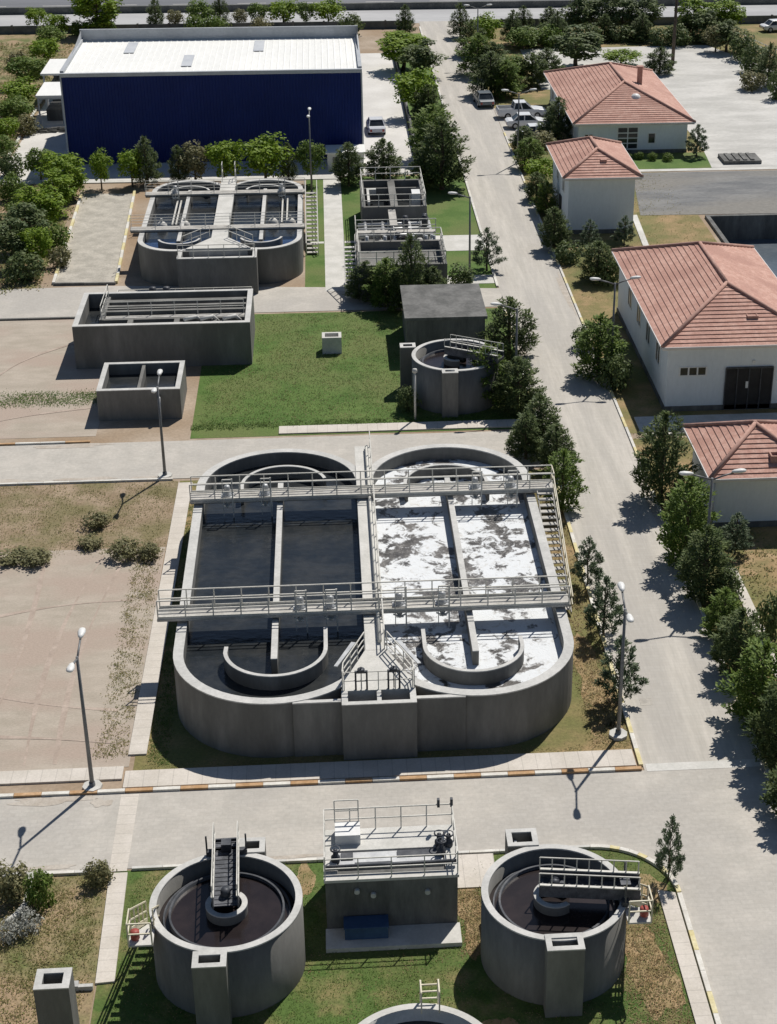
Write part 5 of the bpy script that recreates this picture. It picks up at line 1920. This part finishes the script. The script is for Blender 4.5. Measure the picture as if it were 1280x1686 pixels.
row([('pine', 'dark', 758, 62, 6, 34), ('round', 'bright', 798, 78, 24, 46), ('pine', 'dark', 776, 92, 34, 48), ('pine', 'mid', 788, 124, 56, 60), ('pine', 'dark', 812, 130, 70, 62), ('pine', 'dark', 808, 158, 86, 66),
     ('pine', 'mid', 832, 160, 100, 54), ('round', 'mid', 848, 140, 92, 50), ('pine', 'dark', 876, 142, 88, 54), ('pine', 'dark', 900, 128, 80, 48)],
    'right of the far main road', 'trees on the right of the far main road', 'top')
row([('round', 'mid', 862, 82, 46, 50), ('bush', 'mid', 905, 76, 44, 44), ('tall', 'dark', 948, 112, 44, 74), ('round', 'bright', 1022, 108, 82, 54), ('pine', 'dark', 1086, 122, 78, 42)],
    'loosely planted behind the farthest house', 'trees behind the farthest house')
row([('pine', 'dark', 862, 54, 10, 32), ('pine', 'dark', 905, 54, 12, 34), ('tall', 'dark', 952, 58, -12, 50), ('tall', 'dark', 990, 58, -8, 44), ('tall', 'dark', 1024, 60, -10, 46), ('tall', 'dark', 1062, 60, -8, 44),
     ('tall', 'bright', 1140, 60, -4, 54), ('tall', 'bright', 1190, 64, -10, 52), ('tall', 'dark', 1166, 70, 14, 46)],
    'in the far right boundary belt', 'trees along the far right boundary')
row([('pine', 'dark', 844, 73, 18, 34), ('bush', 'dark', 870, 77, 47, 46), ('bush', 'dark', 898, 69, 40, 43), ('pine', 'dark', 917, 73, 19, 34), ('bush', 'dark', 940, 75, 48, 44), ('bush', 'dark', 968, 74, 42, 39), ('pine', 'dark', 995, 67, 24, 34), ('bush', 'dark', 1015, 68, 41, 38), ('bush', 'dark', 1042, 68, 44, 48), ('pine', 'dark', 1057, 69, 23, 34), ('bush', 'dark', 1090, 74, 46, 42), ('bush', 'dark', 1114, 75, 42, 41), ('pine', 'dark', 1130, 65, 18, 34), ('bush', 'dark', 1160, 71, 44, 46)],
    'in the low front of the boundary belt', 'bushes before the boundary belt')
row([('tall', 'dark', 1196, 86, 30, 48), ('round', 'olive', 1178, 86, 40, 40), ('bush', 'dark', 1222, 98, 56, 46), ('bush', 'dark', 1240, 118, 76, 44), ('pine', 'dark', 1264, 142, 72, 40), ('bush', 'olive', 1238, 148, 118, 40), ('bush', 'dark', 1276, 164, 120, 30)],
    'along the gravel yard right boundary', 'trees beside the gravel yard', 'top')
row([('pine', 'dark', 918, 232, 162, 52), ('pine', 'dark', 862, 250, 208, 44), ('bush', 'olive', 884, 246, 216, 46), ('pine', 'mid', 872, 278, 228, 48), ('round', 'bright', 892, 304, 262, 50), ('pine', 'dark', 884, 330, 284, 44), ('pine', 'mid', 900, 352, 300, 44),
     ('pine', 'dark', 912, 412, 342, 56), ('young', 'pine', 970, 412, 362, 36), ('young', 'pine', 1028, 404, 356, 36)],
    'around the two storey house', 'trees around the two storey house', 'top')
row([('bush', 'dark', 934, 432, 400, 44), ('pine', 'dark', 984, 462, 398, 64), ('bush', 'dark', 1004, 468, 425, 46), ('pine', 'mid', 985, 622, 520, 84), ('bush', 'dark', 968, 572, 535, 50), ('bush', 'dark', 1012, 640, 590, 50)],
    'beside the big house along the road', 'trees beside the big house', 'top')
row([('young', 'pine', 1010, 238, 206, 20), ('young', 'pine', 1083, 246, 208, 24), ('young', 'pine', 1147, 258, 206, 36)],
    'in front of the farthest house', 'young pines before the farthest house')
row([('bush', 'mid', 1052, 262, 250, 14), ('bush', 'mid', 1074, 264, 252, 14), ('bush', 'mid', 1100, 265, 253, 16), ('bush', 'mid', 1030, 262, 250, 16)], 'clipped low before the farthest house', 'low bushes before the farthest house')
row([('young', 'pine', 802, 446, 376, 52), ('pine', 'dark', 678, 512, 388, 70), ('pine', 'mid', 636, 506, 426, 64), ('pine', 'dark', 602, 496, 432, 56), ('pine', 'dark', 715, 510, 440, 56), ('bush', 'dark', 760, 470, 438, 44)],
    'around the front of the filter station', 'trees around the filter station')
row([('pine', 'dark', 838, 590, 492, 88), ('pine', 'mid', 802, 665, 570, 78), ('pine', 'dark', 852, 680, 590, 84), ('bush', 'dark', 672, 678, 640, 36), ('pine', 'dark', 888, 738, 650, 74), ('pine', 'dark', 915, 780, 700, 68), ('pine', 'mid', 926, 838, 742, 66), ('pine', 'dark', 866, 756, 680, 60)],
    'beside the dark round clarifier', 'pines beside the dark round clarifier', 'top')
row([('young', 'pine', 967, 966, 886, 58), ('young', 'pine', 994, 1048, 952, 76), ('young', 'pine', 1018, 1158, 1050, 86)],
    'in grass right of the foam', 'young pines right of the foaming tank', 'top')
tree('young', 'pine', 1100, 1452, 1346, 44, 'lone small young pine on the grass corner by the road junction')
row([('pine', 'dark', 1088, 826, 680, 92), ('pine', 'mid', 1128, 925, 786, 92), ('pine', 'dark', 1158, 990, 868, 96), ('young', 'pine', 1210, 912, 846, 52), ('bush', 'dark', 1196, 990, 950, 54), ('pine', 'mid', 1190, 1050, 970, 66),
     ('pine', 'dark', 1214, 1110, 1004, 88), ('pine', 'mid', 1250, 1190, 1060, 118), ('pine', 'dark', 1278, 1262, 1120, 104), ('bush', 'dark', 1268, 1050, 985, 50), ('pine', 'dark', 1318, 1345, 1225, 110)],
    'on the right kerb of the road', 'pines on the right kerb', 'top')
row([('bush', 'olive', 22, 1478, 1428, 60), ('bush', 'mid', 70, 1490, 1438, 46), ('bush', 'olive', 164, 1454, 1418, 44), ('bush', 'pale', 44, 1532, 1500, 52), ('bush', 'pale', 14, 1548, 1522, 40)],
    'in the lower left corner weeds', 'bushes in the lower left corner')
row([('tall', 'bright', 120, 330, 268, 50), ('round', 'mid', 42, 372, 318, 60), ('bush', 'mid', 92, 412, 372, 56), ('bush', 'dark', 40, 462, 420, 70), ('bush', 'olive', 100, 440, 408, 44), ('bush', 'mid', 22, 330, 290, 50)],
    'among the thicket gaps left of the pad', 'bushes in the thicket by the pad', 'top')
row([('bush', 'mid', 30, 192, 160, 44), ('bush', 'olive', 44, 222, 190, 36), ('bush', 'mid', 60, 128, 100, 40), ('bush', 'olive', 30, 110, 84, 36), ('bush', 'dark', 20, 290, 252, 40)],
    'scattered below the line by the yard', 'bushes by the hall yard')
row([('bush', 'olive', 30, 924, 910, 60), ('bush', 'olive', 62, 926, 908, 52), ('bush', 'olive', 160, 866, 846, 44), ('bush', 'olive', 204, 916, 890, 52), ('bush', 'olive', 246, 918, 896, 40), ('bush', 'olive', 150, 900, 886, 40)],
    'on the rough strip above the dirt field', 'bushes on the rough strip')

# ------------------------------------------------------------------ uncountable ground cover
def cover(name, label, area, n, lm, size, seed, clump=0.25, hmin=0.05, inside=None, per=5, up=0.9):
    rn = random.Random(seed)
    o = MB()
    o.raw = True
    x0, x1, y0, y1 = area
    k = 0
    while k < n:
        cx, cy = rn.uniform(x0, x1), rn.uniform(y0, y1)
        if inside and not inside(cx, cy, rn):
            k += 1 if rn.random() < 0.3 else 0
            continue
        for j in range(per):
            c = Vector((cx + rn.gauss(0, clump), cy + rn.gauss(0, clump), hmin * rn.random()))
            a_ = rn.uniform(0, 6.283)
            leaf(o, c, Vector((math.cos(a_), math.sin(a_), rn.uniform(0.1, up))).normalized(), size * rn.uniform(.6, 1.5), size * rn.uniform(.35, .7))
        k += 1
    ob = o.build(name, lm, kind='stuff')
    tag(ob, label, 'ground cover')
    return ob


cover('weeds', 'green and straw weeds over the rough strip above the dirt field', (-22, -9.6, 78.6, 87.2), 750, 'leaf_weed', 0.08, 1, 0.25, per=11)
cover('weeds', 'thin weeds creeping along the edge of the dirt field beside the path', (-10.9, -9.6, 60.0, 79.0), 420, 'leaf_weed', 0.08, 2, 0.13, per=10)
cover('weeds', 'tall mixed weeds covering the lower left corner', (-16, -9.6, 41.5, 52.0), 1500, 'leaf_weed', 0.075, 3, 0.14, per=13)
cover('grass', 'short grass tufts on the lawn around the two front clarifiers', (-8.6, 12.3, 41, 52.1), 3200, 'leaf_grass', 0.055, 4, 0.13, per=10,
      inside=lambda x, y, r: (x + 4.5) ** 2 + (y - 46.6) ** 2 > 7.5 and (x - 7.2) ** 2 + (y - 46.3) ** 2 > 7.1 and not (-1.2 < x < 4 and y > 46.9) and not (x > 11.6 and y < 49.6) and not (x > 9 and y > 49.5 and (x - 9.5) ** 2 + (y - 49.3) ** 2 > 8))
cover('straw', 'patches of dry straw grass around the two front clarifiers', (-8.6, 11.5, 41, 52.0), 420, 'leaf_straw', 0.06, 5, 0.2, per=10,
      inside=lambda x, y, r: (x + 4.5) ** 2 + (y - 46.6) ** 2 > 7.5 and (x - 7.2) ** 2 + (y - 46.3) ** 2 > 7.1 and not (-1.2 < x < 4 and y > 46.9) and not (x > 9 and y > 49.5 and (x - 9.5) ** 2 + (y - 49.3) ** 2 > 8))
cover('straw', 'tan bare straw strip between the pump house and the right front clarifier', (3.95, 5.2, 46.3, 50.1), 420, 'leaf_straw', 0.07, 21, 0.14, per=6)
cover('weeds', 'green tufts fringing the tan bare patch beside the foaming tank', (10.6, 12.2, 60.8, 68.5), 260, 'leaf_weed', 0.06, 27, 0.1, per=9)
cover('straw', 'tan dry grass between the right front clarifier and the pavement', (9.6, 11.6, 41, 49.2), 900, 'leaf_straw', 0.075, 22, 0.15, per=6,
      inside=lambda x, y, r: (x - 7.2) ** 2 + (y - 46.3) ** 2 > 7.6)
cover('grass', 'green grass tufts on the lawn beyond the big twin tank', (-8.5, 12.2, 94.7, 114.6), 5200, 'leaf_grass', 0.085, 6, 0.14, per=4,
      inside=lambda x, y, r: not (x < -5.4 and y > 104.9) and not (4.7 < x < 10.4 and y > 105) and (x - 7.65) ** 2 + (y - 98.4) ** 2 > 8.2)
cover('grass', 'grass tufts on the verge close around the big twin tank', (-8.6, -7.8, 59.3, 86), 700, 'leaf_grass', 0.07, 24, 0.12, per=9)
cover('weeds', 'mixed grass before the front wall of the big twin tank', (-8.6, 12.2, 58.9, 62.5), 900, 'leaf_weed', 0.06, 25, 0.13, per=9,
      inside=lambda x, y, r: (x < -7.9 or x > 10.6 or (y < 59.3 and not -0.4 < x < 3.2)))
cover('grass', 'ragged grass growing along the edges of the middle lawn', (-9.0, 12.4, 94.4, 95.3), 420, 'leaf_grass', 0.12, 28, 0.12, per=8)
cover('weeds', 'patchy paler weeds scattered over the middle lawn', (-8.4, 12.0, 95.0, 114.5), 900, 'leaf_weed', 0.09, 29, 0.35, per=9,
      inside=lambda x, y, r: not (x < -5.4 and y > 104.9) and not (4.7 < x < 10.4 and y > 105) and (x - 7.65) ** 2 + (y - 98.4) ** 2 > 8.2)
cover('straw', 'dry grass on the verge right of the foaming tank', (10.7, 12.3, 59.3, 86), 900, 'leaf_straw', 0.1, 7, 0.12, per=5)
cover('weeds', 'low green strip of weeds on the bare plot left of the low chamber', (-21.5, -15, 99.0, 101.0), 520, 'leaf_grass', 0.1, 8, 0.3, per=6)
cover('weeds', 'straw and weeds on the verge right of the main road', (18.1, 24, 60, 92), 900, 'leaf_weed', 0.14, 9, 0.2, per=5,
      inside=lambda x, y, r: not (19.9 < x < 20.7) and not (x > 20 and y > 78.5 and y < 86))
cover('weeds', 'grass and weeds under the trees at the far left edge', (-44, -30.8, 152, 215), 1500, 'leaf_weed', 0.3, 10, 0.4, per=6)
cover('weeds', 'rough weeds around the thicket left of the gravel pad', (-32, -22.5, 121, 150.5), 1300, 'leaf_weed', 0.25, 11, 0.35, per=6)
cover('weeds', 'sparse dry weeds on the margin of the grey ash bed', (18.5, 31, 116, 150), 700, 'leaf_weed', 0.11, 12, 0.3, per=5,
      inside=lambda x, y, r: not (x < 25.8 and 131 < y < 143))
